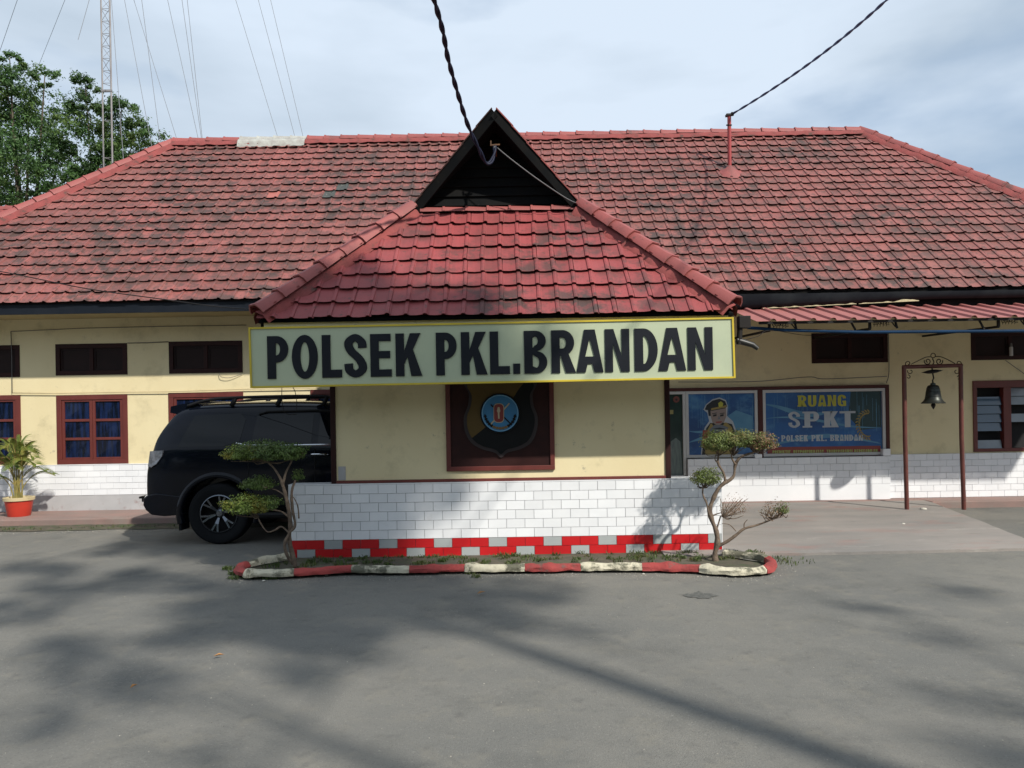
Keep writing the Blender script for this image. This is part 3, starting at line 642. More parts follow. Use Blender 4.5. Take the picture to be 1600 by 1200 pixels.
# ================================================================== LETTERING
def arc(cx, cy, rx, ry, a0, a1, n=14): return [(cx + rx * cos(radians(a0 + (a1 - a0) * k / n)), cy + ry * sin(radians(a0 + (a1 - a0) * k / n))) for k in range(n + 1)]
def strip(pts, t, h, n=5):
    p = smoothpath([(x, y, 0) for x, y in pts], n); L_, R_ = [], []
    for i, q in enumerate(p):
        d = (p[min(i + 1, len(p) - 1)] - p[max(i - 1, 0)]).normalized(); w = (abs(d.y) * t + abs(d.x) * h) / 2
        w = sqrt((d.y * t) ** 2 + (d.x * h) ** 2) / 2
        L_.append((q.x - d.y * w, q.y + d.x * w)); R_.append((q.x + d.y * w, q.y - d.x * w))
    return [L_ + R_[::-1]]
def glyph(ch, w, t, h):
    """list of shapes, each a list of loops (outer, holes...)"""
    g = []
    if ch == 'P':
        yb = .38; ry = (1 - yb) / 2; rx = min(w * .55, ry * 1.1)
        g.append([[(0, 0), (t, 0), (t, yb), (w - rx, yb)] + arc(w - rx, yb + ry, rx, ry, -90, 90)[1:] + [(0, 1)], [(t, yb + h), (t, 1 - h)] + arc(w - rx, yb + ry, rx - t * .95, ry - h, 90, -90)])
    elif ch == 'R':
        yb = .40; ry = (1 - yb) / 2; rx = min(w * .5, ry * 1.1); w2 = w * .97
        g.append([[(0, 0), (t, 0), (t, yb), (w * .40, yb), (w - t * 1.1, 0), (w * 1.03, 0), (w * .72, yb + .05)] + arc(w2 - rx, yb + ry, rx, ry, -50, 90) + [(0, 1)], [(t, yb + h), (t, 1 - h)] + arc(w2 - rx, yb + ry, rx - t * .95, ry - h, 90, -90)])
    elif ch == 'B':
        ym = .52; r1 = ym / 2; r2 = (1 - ym) / 2; rx = w * .48; w2 = w * .95
        g.append([[(0, 0)] + arc(w - rx, r1, rx, r1, -90, 80) + arc(w2 - rx, ym + r2, rx, r2, -80, 90) + [(0, 1)], [(t, h), (t, ym - h * .45)] + arc(w - rx, r1, rx - t * .95, r1 - h * .8, 90, -90), [(t, ym + h * .45), (t, 1 - h)] + arc(w2 - rx, ym + r2, rx - t * .95, r2 - h * .8, 90, -90)])
    elif ch == 'D':
        rx = w * .62; g.append([[(0, 0)] + arc(w - rx, .5, rx, .5, -90, 90, 20) + [(0, 1)], [(t, h), (t, 1 - h)] + arc(w - rx, .5, rx - t, .5 - h, 90, -90, 20)])
    elif ch == 'O': g.append([arc(w / 2, .5, w / 2, .515, 0, 360, 36)[:-1], arc(w / 2, .5, w / 2 - t, .515 - h, 360, 0, 36)[:-1]])
    elif ch == 'L': g.append([[(0, 0), (w, 0), (w, h * 1.1), (t, h * 1.1), (t, 1), (0, 1)]])
    elif ch == 'I': g.append([[(0, 0), (t, 0), (t, 1), (0, 1)]])
    elif ch == 'T': g.append([[(w / 2 - t / 2, 0), (w / 2 + t / 2, 0), (w / 2 + t / 2, 1 - h), (w, 1 - h), (w, 1), (0, 1), (0, 1 - h), (w / 2 - t / 2, 1 - h)]])
    elif ch == 'E': g.append([[(0, 0), (w, 0), (w, h), (t, h), (t, .43), (w * .94, .43), (w * .94, .43 + h), (t, .43 + h), (t, 1 - h), (w * .97, 1 - h), (w * .97, 1), (0, 1)]])
    elif ch == 'F': g.append([[(0, 0), (t, 0), (t, .42), (w * .9, .42), (w * .9, .42 + h), (t, .42 + h), (t, 1 - h), (w, 1 - h), (w, 1), (0, 1)]])
    elif ch == 'K': g.append([[(0, 0), (t, 0), (t, .28), (w * .46, .45), (w - t * 1.2, 0), (w * 1.03, 0), (w * .68, .62), (w * .98, 1), (w - t * 1.3, 1), (t, .58), (t, 1), (0, 1)]])
    elif ch == 'N': g.append([[(0, 0), (t * .9, 0), (t * .9, .66), (w - t * 1.0, 0), (w, 0), (w, 1), (w - t * .9, 1), (w - t * .9, .36), (t, 1), (0, 1)]])
    elif ch == 'A':
        c = w / 2; g.append([[(0, 0), (t * 1.05, 0), (t * 1.05 + .05, .2), (w - t * 1.05 - .05, .2), (w - t * 1.05, 0), (w, 0), (c + t * .62, 1), (c - t * .62, 1)], [(c - w * .17, .2 + h), (c, .80), (c + w * .17, .2 + h)]])
    elif ch == 'S': g.append(strip([(w - .5 * t, .68), (w - .6 * t, .82), (w / 2, 1.01 - h / 2), (t * .6, .84), (t * .52, .73), (t * .85, .60), (w / 2, .51), (w - .85 * t, .41), (w - .52 * t, .28), (w - .6 * t, .16), (w / 2, h / 2 - .01), (.6 * t, .16), (.48 * t, .32)], t, h))
    elif ch == 'G':
        g.append(strip([(w - .5 * t, .68), (w - .6 * t, .83), (w / 2, 1.01 - h / 2), (.6 * t, .82), (.5 * t, .5), (.6 * t, .18), (w / 2, h / 2 - .01), (w - t * .95, h * .55)], t, h))
        g.append([[(w - t * .9, 0), (w, 0), (w, .48), (w * .55, .48), (w * .55, .48 - h), (w - t * .9, .48 - h)]])
    elif ch == 'U': g.append(strip([(t / 2, 1), (t / 2, .6), (t / 2, .32), (.7 * t, .13), (w / 2, h / 2 - .01), (w - .7 * t, .13), (w - t / 2, .32), (w - t / 2, .6), (w - t / 2, 1)], t, h))
    elif ch == '.': g.append([[(0, 0), (w, 0), (w, .24), (0, .24)]])
    elif ch == ',': g.append([[(0, -.12), (w * .5, -.12), (w, .2), (0, .2)]])
    return g
SER = {'P': ['a', 'A'], 'K': ['a', 'A'], 'R': ['a', 'A'], 'B': ['l', 'L'], 'D': ['l', 'L'], 'E': ['l', 'L'], 'L': ['l', 'A'], 'N': ['l', 'L']}
def put_glyph(mb, ch, f, w, t, h, serif=0.0, mi=0):
    for loops in glyph(ch, w, t, h): mb.poly(loops, f, mi)
    if serif and ch in SER:
        hs = h * .8; s = serif
        bx = []
        for k in SER[ch]:
            y = 0 if k in 'al' else 1 - hs
            bx.append((-s, 0, y))
            if k in 'aA' and not (k == 'A' and ch in 'PR'): bx.append((t, t + s, y))
        for a, b, y in bx: mb.poly([[(a, y), (b, y), (b, y + hs), (a, y + hs)]], f, mi)

# ------------------------------------------------------------------ prints on the office glazing
PYY = GY + 0.012
def film_mat(name, seed):
    m = material(name, (0.022, 0.115, 0.33), (0.015, 0.055, 0.17), scale=1.2, detail=3, rough=0.3, stretch=(1, 1, 1.4), dirt=((0.10, 0.26, 0.42), 1.5, 0.52, 0.68, 0.75), spec=0.5)
    return m
m_film = film_mat('blue_printed_film', 1)
m_bl = material('print_light_blue', (0.10, 0.25, 0.38), (0.06, 0.18, 0.31), rough=0.3)
m_pw = material('print_white', (0.40, 0.43, 0.47), rough=0.35); m_py = material('print_yellow', (0.42, 0.40, 0.045), rough=0.35)
m_pr = material('print_red', (0.24, 0.045, 0.04), rough=0.35); m_pg = material('print_lime', (0.34, 0.40, 0.12), rough=0.35)
m_pk = material('print_black', (0.012, 0.013, 0.016), rough=0.35); m_pskin = material('print_skin', (0.26, 0.20, 0.18), rough=0.35)
m_pyw = material('print_mustard', (0.27, 0.20, 0.06), rough=0.35); m_pgy = material('print_grey', (0.13, 0.15, 0.18), rough=0.35)
def flat(name, pts, mt, parent, dy, Y=PYY):
    """flat print; pts in photo rows/columns of the glazing plane"""
    q = [at(x, y, Y) for x, y in pts]
    mb = MB(); mb.poly([[(p.x, p.z) for p in q]], lambda x, z, l: (x, Y - dy, z)); return mb.build(name, mt, parent)
def film(d, name):
    mb = MB(); mb.add([(d[0], PYY, d[2]), (d[1], PYY, d[2]), (d[1], PYY, d[3]), (d[0], PYY, d[3])], [(0, 1, 2, 3)]); return mb.build(name, m_film, ofw)
f1 = film(d1, 'printed_film'); f2 = film(d2, 'printed_film'); f1['label'] = 'blue film with a printed figure in a peaked cap'; f2['label'] = 'blue film reading RUANG SPKT POLSEK PKL. BRANDAN'
# wavy lighter bands and vertical blind streaks
def wave(par, x0, x1, y0, amp, th, ph, dy):
    up = []; dn = []
    for k in range(25):
        t = k / 24; x = x0 + (x1 - x0) * t; y = y0 + amp * sin(ph + t * 4.2); w = th * sin(pi * min(1, max(0.03, t * .9 + .05)))
        up.append((x, y - w)); dn.append((x, y + w))
    return flat('print_wave', up + dn[::-1], m_bl, par, dy)
wave(f1, 1077, 1178, 668, 7, 3, 1, .0012); wave(f1, 1077, 1178, 690, 8, 4, 3, .0012); wave(f2, 1197, 1376, 690, 9, 3.2, 2.4, .0012); wave(f2, 1197, 1376, 660, 8, 2, 4, .0012); wave(f2, 1197, 1300, 640, 8, 4, 5, .0012)
flat('print_house', [(1134, 652), (1150, 641), (1176, 650), (1176, 676), (1134, 678)], m_bl, f1, .0014)
flat('print_shade', [(1330, 606), (1376, 605), (1377, 668), (1345, 672), (1325, 650)], material('print_deep_green', (0.02, 0.05, 0.06), rough=.3), f2, .0010)
random.seed(21)
for par, a, b in ((f1, 1078, 1176), (f2, 1197, 1376)):
    mb = MB()
    for k in range(42 if par is f2 else 24):
        x = uni(a, b); y0 = uni(612, 640); y1 = y0 + uni(14, 50); p = at(x, y0, PYY); q = at(x, y1, PYY); w = .004
        mb.add([(p.x, PYY - .0017 - k * 1e-5, q.z), (p.x + w, PYY - .0017 - k * 1e-5, q.z), (p.x + w, PYY - .0017 - k * 1e-5, p.z), (p.x, PYY - .0017 - k * 1e-5, p.z)], [(0, 1, 2, 3)])
    mb.build('blind_streaks', m_bl, par)
# figure in a peaked cap (flat print)
out_ = [(1094, 722), (1097, 690), (1101, 668), (1108, 658), (1105, 645), (1099, 640), (1103, 632), (1113, 624), (1124, 621), (1134, 625), (1137, 634), (1136, 650), (1145, 658), (1150, 672), (1152, 700), (1152, 722)]
flat('print_outline', out_, m_pw, f1, .0025)
ins = lambda pts, k=.94: [((x - 1122) * k + 1122, (y - 675) * (k + .01) + 675) for x, y in pts]
flat('print_coat', ins([(1095, 716), (1097, 690), (1102, 669), (1109, 660), (1137, 660), (1145, 662), (1150, 675), (1151, 716)]), m_pk, f1, .0035)
flat('print_shirt', [(1104, 676), (1110, 662), (1135, 660), (1144, 668), (1147, 716), (1101, 716)], m_pyw, f1, .0042)
flat('print_red_panel', [(1097, 700), (1098, 672), (1105, 672), (1107, 700)], m_pr, f1, .0048)
flat('print_face', [(1109, 646), (1110, 638), (1134, 636), (1135, 650), (1131, 660), (1122, 665), (1113, 660)], m_pskin, f1, .0052)
flat('print_cap', [(1101, 640), (1104, 633), (1113, 626), (1124, 623), (1133, 627), (1136, 635), (1133, 638), (1112, 642)], m_pk, f1, .0060)
flat('print_cap_band', [(1111, 641), (1111, 638), (1135, 633), (1135, 636.5)], m_pyw, f1, .0066)
flat('print_cap_badge', [(1123, 636), (1122, 630), (1126, 627), (1130, 630), (1129, 635)], m_py, f1, .0070)
flat('print_hands', [(1108, 672), (1116, 664), (1128, 664), (1138, 668), (1134, 675), (1120, 676), (1110, 678)], m_pgy, f1, .0062)
flat('print_glove_line', [(1112, 670), (1124, 668), (1134, 670), (1124, 671)], m_pk, f1, .0068)
flat('print_nose', [(1121.5, 655), (1123, 649), (1125.5, 655)], m_pgy, f1, .0064); flat('print_mouth', [(1118, 659), (1128, 658), (1127, 660.5), (1119, 661)], m_pr, f1, .0064); flat('print_hair', [(1107, 650), (1106, 641), (1110, 641), (1110.5, 650)], m_pk, f1, .0056); flat('print_collar', [(1112, 663), (1122, 671), (1132, 662), (1129, 660), (1122, 667), (1115, 661)], m_pk, f1, .0058)
for bx_ in (1116.5, 1128.5): flat('print_brow', [(bx_ - 4, 646), (bx_ + 3.5, 644.6), (bx_ + 3.5, 645.8), (bx_ - 4, 647)], m_pk, f1, .0066)
for ex in (1117, 1128): flat('print_eye', [(ex - 3, 648), (ex + 2.5, 647), (ex + 2.5, 650), (ex - 3, 651)], m_pk, f1, .0064)
# lettering on the film
def frame_txt(px, py, hpx, Y, dy):
    o = at(px, py, Y); k = hpx * Y / F
    return lambda x, y, l: (o.x + x * k * cR * 1.0, Y - dy, o.z + y * k - x * k * 0.0)
def text_px(par, name, s, spans, base_l, base_r, hpx, mt, t, h, Y, dy, serif=0.0, depth=None):
    xl = spans[0][0]; xr = spans[-1][1]
    for ch, (a, b) in zip(s, spans):
        by = base_l + (base_r - base_l) * ((a + b) / 2 - xl) / (xr - xl)
        mb = MB(); put_glyph(mb, ch, frame_txt(a, by, hpx, Y, dy), (b - a) / hpx, t if ch != 'S' else min(t, .235), h, serif); o = mb.build(name, mt, par)
def spans_auto(s, x0, x1, wd={'I': .5, '.': .35, ',': .35, ' ': .55, 'S': .95, 'L': .85, 'E': .9}, gap=.18):
    ws = [wd.get(c, 1.0) for c in s]; tot = sum(ws) + gap * (len(s) - 1); u = (x1 - x0) / tot; out = []; x = x0
    for c, w in zip(s, ws): out.append((x, x + w * u)); x += (w + gap) * u
    return [(c, q) for c, q in zip(s, out) if c != ' ']
def text_auto(par, s, x0, x1, bl, br, hpx, mt, t, h, dy=.003, serif=0, joined=False):
    sp = spans_auto(s, x0, x1); mb = MB()
    for c, (a, b) in sp:
        by = bl + (br - bl) * ((a + b) / 2 - x0) / (x1 - x0)
        m_ = mb if joined else MB(); put_glyph(m_, c, frame_txt(a, by, hpx, PYY, dy), (b - a) / hpx, t, h, serif)
        if not joined: m_.build('letter', mt, par)
    if joined: mb.build('lettering', mt, par)
text_auto(f2, 'RUANG', 1247, 1322, 635.5, 634.5, 17.5, m_py, .30, .15, serif=.05)
text_px(f2, 'letter', 'SPKT', [(1232, 1250), (1257, 1280), (1288, 1310), (1312, 1337)], 668.5, 667.5, 25, m_pw, .36, .13, PYY, .003, serif=.12)
text_auto(f2, 'POLSEK PKL. BRANDAN', 1221, 1348, 689.8, 688.6, 9.6, m_pw, .27, .16, serif=.04)
z_ = [(1199, 698.8), (1376, 696.4), (1376, 711.6), (1199, 713.4)]
flat('print_red_strip', z_, m_pr, f2, .0022)
text_auto(f2, 'PREDIKTIF, RESPONSIBILITAS, TRANSPARANSI BERKEADILAN', 1207, 1371, 709.3, 707.4, 5.6, m_pg, .26, .16, dy=.0036, joined=True)
# laurel wreath at the end of SPKT
mb = MB(); c0 = (1356, 664)
for k in range(15):
    a = radians(80 + k * 13.5); r = 20
    x, y = c0[0] + r * .78 * cos(a), c0[1] - r * sin(a)
    for sgn in (-1, 1):
        ta = a + pi / 2 + sgn * .7; dx, dy2 = cos(ta), -sin(ta)
        pts = [(x, y), (x + dx * 3 - dy2 * 1.3, y + dy2 * 3 + dx * 1.3), (x + dx * 6.5, y + dy2 * 6.5), (x + dx * 3 + dy2 * 1.3, y + dy2 * 3 - dx * 1.3)]
        q = [at(u, v, PYY) for u, v in pts]; mb.add([(p.x, PYY - .0031 - k * .00004 - (sgn + 1) * .0003, p.z) for p in q], [(3, 2, 1, 0), ])
mb.build('print_wreath', m_pyw, f2)
# narrow clear pane at the left of the office window: what stands behind it
mb = MB(); p0 = d0; mb.add([(p0[0], GY + .02, p0[2]), (p0[1], GY + .02, p0[2]), (p0[1], GY + .02, p0[3]), (p0[0], GY + .02, p0[3])], [(0, 1, 2, 3)])
mb.build('dim_glass', material('dim_green_glass', (0.035, 0.06, 0.055), (0.02, 0.035, 0.035), scale=2, rough=0.12), ofw)
flat('pale_cloth', [(1048, 745), (1048, 690), (1056, 684), (1063, 690), (1067, 745)], material('pale_cloth', (0.16, 0.20, 0.19), (0.10, 0.13, 0.13), scale=12, stretch=(3, 1, .4)), ofw, .003, Y=GY + .019)
flat('small_notice', [(1046, 647), (1046, 640.5), (1052, 640.5), (1052, 647)], material('notice_yellow', (0.36, 0.32, 0.13)), ofw, .004, Y=GY + .019)
rs = MB(); c = at(1057, 624, GY); rs.lathe([(0, -.001), (.045, -.001), (.05, 0)], (c.x, GY + .014, c.z), 'Y', 20); rs.build('round_sticker', material('sticker_red', (0.20, 0.06, 0.05)), ofw)
rs = MB(); rs.lathe([(0, -.001), (.018, -.001)], (c.x, GY + .010, c.z - .004), 'Y', 14); rs.build('round_sticker', m_pk, ofw)

# ================================================================== ENTRANCE PORTICO
po = thing('entrance_portico', 'small porch with white tiled base, cream wall and red hip roof under a black gablet', 'porch')
base(po, (-0.1, 8.45, 0))
PC = -0.15; PW = 2.45; PE, PEZ = 7.9, 2.56; PG = 9.315; PGZ = 3.975; PH = PW - (PG - PE)
PA = (PC, 8.84, PGZ + PH); a45 = pi / 4
YD = 8.40; DX0 = at(452, 800, YD).x; DX1 = at(1127.5, 800, YD).x; DZ = 0.80
bk = MB(); bk.box(DX0, DX1, YD + .012, YD + .22, -.02, DZ); pd = bk.build('dado', m_grout, po); pd['label'] = 'white tiled base with stepped red and grey tiles at its foot'
def ppick(j, k, x):
    if j >= 2: return m_white
    kk = 0
    return None
rows = 8; th_ = DZ / rows; cnt = 0
gx_u = at(506.5, 852, YD).x; gx_l = at(464, 866, YD).x
for j in range(rows):
    if j == 0: ox, per = gx_l, 3
    elif j == 1: ox, per = gx_u, 3
    else: ox, per = (gx_l if j % 2 == 0 else gx_u), 0
    k0 = int((ox - DX0) / .2) + 1
    for k in range(-k0, 40):
        a = max(ox + k * .2, DX0); b = min(ox + (k + 1) * .2, DX1)
        if b - a < .02: continue
        mt = m_white if j >= 2 else (m_greyt if k % 3 == 0 else m_redt)
        o = bpy.data.objects.new('wall_tile', dtile(b - a - .0022, th_ - .0022, mt, random.choice((0, .25, .5, .75, 1)))); COL.objects.link(o); o.parent = pd
        o.location = (a + .0011, YD + .010 + uni(-.0012, .0012), j * th_ + .0011); cnt += 1
print('portico tiles', cnt)
# ends and top of the dado
mb = MB(); mb.box(DX0 - .008, DX0 - .001, YD + .004, YD + .22, 0, DZ); mb.box(DX1 + .001, DX1 + .008, YD + .004, YD + .22, 0, DZ); mb.box(DX0 - .008, DX1 + .008, YD + .002, YD + .22, DZ + .001, DZ + .012)
mb.build('dado_edge', m_white, po)
YW = 8.45
TX0 = at(517, 680, YW).x; TX1 = at(525, 680, YW).x; TX2 = at(1039, 680, YW).x; TX3 = at(1047, 680, YW).x
cr = (at(697, 668, YW).x, at(866, 668, YW).x, at(780, 735, YW).z, 2.3)
wmb = MB(); wmb.box(TX1, TX2, YW, YW + .14, DZ + .012, 2.5); wmb.build('wall', m_yel, po)
mb = MB(); mb.box(TX0, TX1, YW - .02, YW + .16, DZ + .012, 2.5); mb.build('door_post', m_wood2, po, bevel=.004)
mb = MB(); mb.box(TX2, TX3, YW - .02, YW + .16, DZ + .012, 2.5); mb.build('door_post', m_wood2, po, bevel=.004)
mb = MB(); mb.box(TX1, TX2, YW - .025, YW - .001, DZ + .013, DZ + .045); mb.build('skirting', m_wood, po, bevel=.004)
mb = MB(); mb.box(TX1 + .02, TX1 + .10, YW - .004, YW - .001, DZ + .05, DZ + .20); mb.build('cement_patch', m_plinth, po)
# fascia, ceiling, beams
mb = MB(); mb.box(PC - PW + .05, PC + PW - .05, 7.935, 8.01, 2.28, 2.545); mb.build('fascia', m_yel, po)
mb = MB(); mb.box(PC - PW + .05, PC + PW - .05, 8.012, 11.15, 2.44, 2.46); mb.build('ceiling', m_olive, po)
mb = MB()
for sx in (-1, 1): mb.box(PC + sx * (PW - .03) - .02, PC + sx * (PW - .03) + .02, 7.96, 11.15, 2.40, 2.535)
mb.build('side_fascia', m_black, po)
# roof deck
VY = EY + (PA[2] - EZ) / math.tan(ang)
AL = (PC - PW, PE, PEZ); AR = (PC + PW, PE, PEZ); BL = (PC - PH, PG, PGZ); BR = (PC + PH, PG, PGZ)
dk = MB(); o_ = -.012
def dn(p, d=o_): return (p[0], p[1], p[2] + d)
YS = EY + 0.0
for base_off, flip in ((o_, 0), (o_ - .018, 1)):
    a, b, c, d, e = [dn(q, base_off) for q in (AL, AR, BR, BL, PA)]
    rl, rr = dn((PC - PW, YS, PEZ), base_off), dn((PC + PW, YS, PEZ), base_off); rg = dn((PC, VY, PA[2]), base_off)
    fs = [(0, 1, 2, 3), (1, 6, 7, 4, 2), (0, 3, 4, 7, 5)]
    dk.add([a, b, c, d, e, rl, rr, rg], fs if not flip else [f[::-1] for f in fs])
pr_ = dk.build('roof', m_black, po)
psl = (PG - PE) / cos(a45); nr = 8; pg_ = psl / nr; tc_ = 0
for i in range(nr):
    s0 = i * pg_ - .02; off = .03 * (rnd() - .5)
    for j in range(int(2 * PW / P) + 1):
        x = PC - PW + j * P + off; xc = x + P / 2; s = max(s0, 0); lim = (s + .12) * cos(a45)
        if xc < PC - PW + lim - .06 or xc > PC + PW - lim + .06: continue
        M = slope_matrix(x, PE, PEZ, a45, s0) @ jit(1.3) @ Matrix.Diagonal((1, pg_ / .25 * 1.0, 1, 1))
        obj_at('roof_tile', random.choice(port_tm), M, pr_); tc_ += 1
print('portico roof tiles', tc_)
run_caps(dn(AL, .07), dn(BL, .07), pr_, scale=1.08); run_caps(dn(AR, .07), dn(BR, .07), pr_, scale=1.08)
mortar('mortar', dn(AL, .045), dn(BL, .045), pr_, w=.135, amp=.04); mortar('mortar', dn(AR, .045), dn(BR, .045), pr_, w=.135, amp=.04)
run_caps((PC - PH + .12, PG + .02, PGZ + .02), (PC + PH - .1, PG + .02, PGZ + .02), pr_, scale=.7, step=.27)
# tiles of the two side slopes as one part (only their edges can be seen)
sm_ = MB()
for sgn in (-1, 1):
    nrr = int(PW / cos(a45) / .25)
    for i in range(nrr):
        s = i * PW / cos(a45) / nrr; up = s * cos(a45); up1 = (i + 1) * PW / nrr
        ys = PE + up if up < PW - PH else PG - (up - (PW - PH)) / PH * (PG - PA[1])
        ye = min(VY, EY + max(0, (PEZ + up - EZ)) / math.tan(ang) + .1)
        n_ = int((ye - ys) / P)
        for j in range(n_):
            y = ys + j * P
            x0, z0, x1, z1 = PC + sgn * (PW - up), PEZ + up, PC + sgn * (PW - up1), PEZ + up1
            q = [(x0, y + .0, z0 + .05), (x0, y + .13, z0 + .05), (x0, y + .15, z0 + .07), (x0, y + P, z0 + .07), (x1, y + P, z1 + .025), (x1, y + .15, z1 + .025), (x1, y + .13, z1 + .005), (x1, y, z1 + .005), (x0, y, z0 + .03), (x0, y + P, z0 + .03)]
            fs = [(0, 1, 6, 7), (1, 2, 5, 6), (2, 3, 4, 5), (8, 9, 3, 2, 1, 0)]
            if sgn < 0: fs = [f[::-1] for f in fs]
            sm_.add(q, fs, 0, rnd())
tag(sm_.build('side_tiles', m_tile2, pr_), kind='stuff')
run_caps((PC, PG + .1, PA[2] - .05), (PC, VY, PA[2] - .05), pr_, scale=.8)
m_verge = material('dark_verge', (0.07, 0.03, 0.026), (0.04, 0.025, 0.02), scale=6, rough=.9, dirt=((0.16, 0.05, 0.045), 5, .55, .65, .7))  # darker verge material, used on the left rake only
# gablet: raking boards, verge tiles, louvre boards
for sgn in (-1, 1):
    B_ = Vector((PC + sgn * PH, PG, PGZ)); C_ = Vector(PA); d = (C_ - B_)
    nrm = Vector((sgn, 0, 1)).normalized()
    mb = MB(); q = [B_ + nrm * .045, C_ + nrm * .045 + Vector((0, 0, .02)), C_ - nrm * .055, B_ - nrm * .055]
    off = Vector((0, .03, 0)); fr_ = Vector((0, -.012, 0))
    mb.add([p + fr_ for p in q] + [p + off for p in q], [(0, 1, 2, 3), (7, 6, 5, 4), (0, 4, 5, 1), (3, 2, 6, 7), (0, 3, 7, 4)])
    mb.build('barge_board', m_black, po, fix=True)
    n_ = 6
    for i in range(n_):
        a = B_ + d * (i / n_) + nrm * .055; b = B_ + d * ((i + 1) / n_ + .012) + nrm * .047
        mb = MB(); w = Vector((0, .2, 0)); f0 = Vector((0, -.025, 0))
        mb.add([a + f0, b + f0, b + w, a + w, a + f0 + nrm * .012, b + f0 + nrm * .012, b + w + nrm * .012, a + w + nrm * .012],
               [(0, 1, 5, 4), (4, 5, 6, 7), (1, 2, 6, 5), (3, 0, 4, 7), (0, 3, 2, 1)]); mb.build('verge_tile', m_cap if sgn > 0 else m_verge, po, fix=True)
nb = 9; hb = PH / nb
for k in range(nb):
    z0 = PGZ + .0 + k * hb; w0 = PH - k * hb - .02; w1 = PH - (k + 1) * hb - .0
    mb = MB(); yy = PG + .06
    if w1 < .03: w1 = .01
    mb.add([(PC - w0, yy, z0), (PC + w0, yy, z0), (PC + w1, yy + .03, z0 + hb * .96), (PC - w1, yy + .03, z0 + hb * .96), (PC - w0, yy + .04, z0), (PC + w0, yy + .04, z0), (PC + w1, yy + .05, z0 + hb * .96), (PC - w1, yy + .05, z0 + hb * .96)],
           [(0, 1, 2, 3), (0, 4, 5, 1), (3, 2, 6, 7)]); mb.build('gable_board', m_black, po)
# ------------------------------------------------------------------ sign
sg = thing('name_sign', 'long pale green box sign reading POLSEK PKL.BRANDAN in black letters over the porch', 'sign'); base(sg, (PC, 7.86, 1.9))
SYF = 7.75
c = [at(390, 513, SYF), at(1144.5, 497, SYF), at(1147.5, 589.5, SYF), at(393, 605, SYF)]
m_sign = material('pale_green_acrylic', (0.42, 0.47, 0.325), (0.39, 0.445, 0.31), scale=.9, rough=.5, dirt=((0.33, 0.38, 0.28), 1.1, .5, .7, .5))
m_gold = material('yellow_frame', (0.55, 0.42, 0.03), (0.45, 0.34, 0.03), rough=.45)
m_let = material('black_vinyl_letters', (0.007, 0.009, 0.014), (0.010, 0.012, 0.017), rough=.5, spec=.2)
mb = MB(); ce = sum(c, Vector()) / 4
inn = [ce + (p - ce) * 1.0 for p in c]
b = [p + Vector((0, .11, 0)) for p in c]
mb.add(c + b, [(3, 2, 1, 0), (4, 5, 6, 7), (0, 1, 5, 4), (2, 3, 7, 6), (1, 2, 6, 5), (3, 0, 4, 7)]); mb.build('panel', m_sign, sg, fix=True)
for i in range(4):
    p, q = c[i], c[(i + 1) % 4]; d = (q - p).normalized(); mb = MB()
    mb.bar(p - d * .008 + Vector((0, .05, 0)), q + d * .008 + Vector((0, .05, 0)), .018, .125 if abs(d.x) > .5 else .128, up=(0, 1, 0))
    mb.build('edge_trim', m_gold, sg)
LS = [('P', 418.7, 451.5), ('O', 457, 497.5), ('L', 504, 535), ('S', 539, 574), ('E', 579.5, 612.5), ('K', 619, 659), ('P', 682, 714.5), ('K', 721, 761), ('L', 766, 797), ('.', 802, 813), ('B', 819.5, 855.5), ('R', 862, 899), ('A', 901, 943), ('N', 946, 984), ('D', 992, 1028), ('A', 1029, 1072), ('N', 1075, 1114)]
for ch, a, b_ in LS:
    by = 592.3 - (a - 418) * .0208; o = at(a, by, SYF); k = 66.8 * SYF / F; w = (b_ - a) / 66.8
    def f(x, y, l, o=o, k=k): return (o.x + x * k * 1.0 + y * k * -0.002, SYF - (.012 if l == 0 else .0005), o.z + y * k + x * k * .004)
    mb = MB()
    for loops in glyph(ch, w, .20, .17): mb.poly(loops, f, 0, depth=1)
    mb.build('letter', m_let, sg)
mb = MB()
for px in (430, 640, 850, 1060, 1130):
    p = at(px, 505 - (px - 430) * .02, 7.87); mb.bar((p.x, 7.86, p.z - .08), (p.x, 7.99, p.z - .02), .03)
mb.build('bracket', m_black, sg)
# ------------------------------------------------------------------ crest board
cb = thing('crest_board', 'dark maroon board with black and gold shield and round blue emblem on the porch wall', 'emblem'); base(cb, ((cr[0] + cr[1]) / 2, YW, cr[2]))
x0, x1, z0, z1 = cr
mb = MB(); mb.box(x0 + .03, x1 - .03, YW - .012, YW - .0005, z0 + .03, z1); mb.build('board', m_wood2, cb)
for a in ((x0, x0 + .05, z0 + .05, z1), (x1 - .05, x1, z0 + .05, z1), (x0, x1, z0, z0 + .05)):
    mb = MB(); mb.box(a[0], a[1], YW - .03, YW - .0005, a[2], a[3]); mb.build('frame', m_wood, cb, bevel=.004)
m_sgold = material('dull_gold_paint', (0.095, 0.062, 0.02), (0.08, 0.052, 0.016), rough=.6, spec=.2); m_sblack = material('shield_black', (0.004, 0.005, 0.006), rough=.6, spec=.2)
m_rim = material('shield_rim', (0.032, 0.024, 0.026), rough=.5, spec=.3); m_sblue = material('emblem_blue', (0.045, 0.20, 0.40), (0.04, 0.16, 0.33), rough=.4, spec=.25); m_semb = material('emblem_red', (0.19, 0.02, 0.02), rough=.4)
m_sbr = material('wreath_bronze', (0.15, 0.09, 0.03), rough=.5); m_cream = material('emblem_cream', (0.45, 0.38, 0.26), rough=.5)
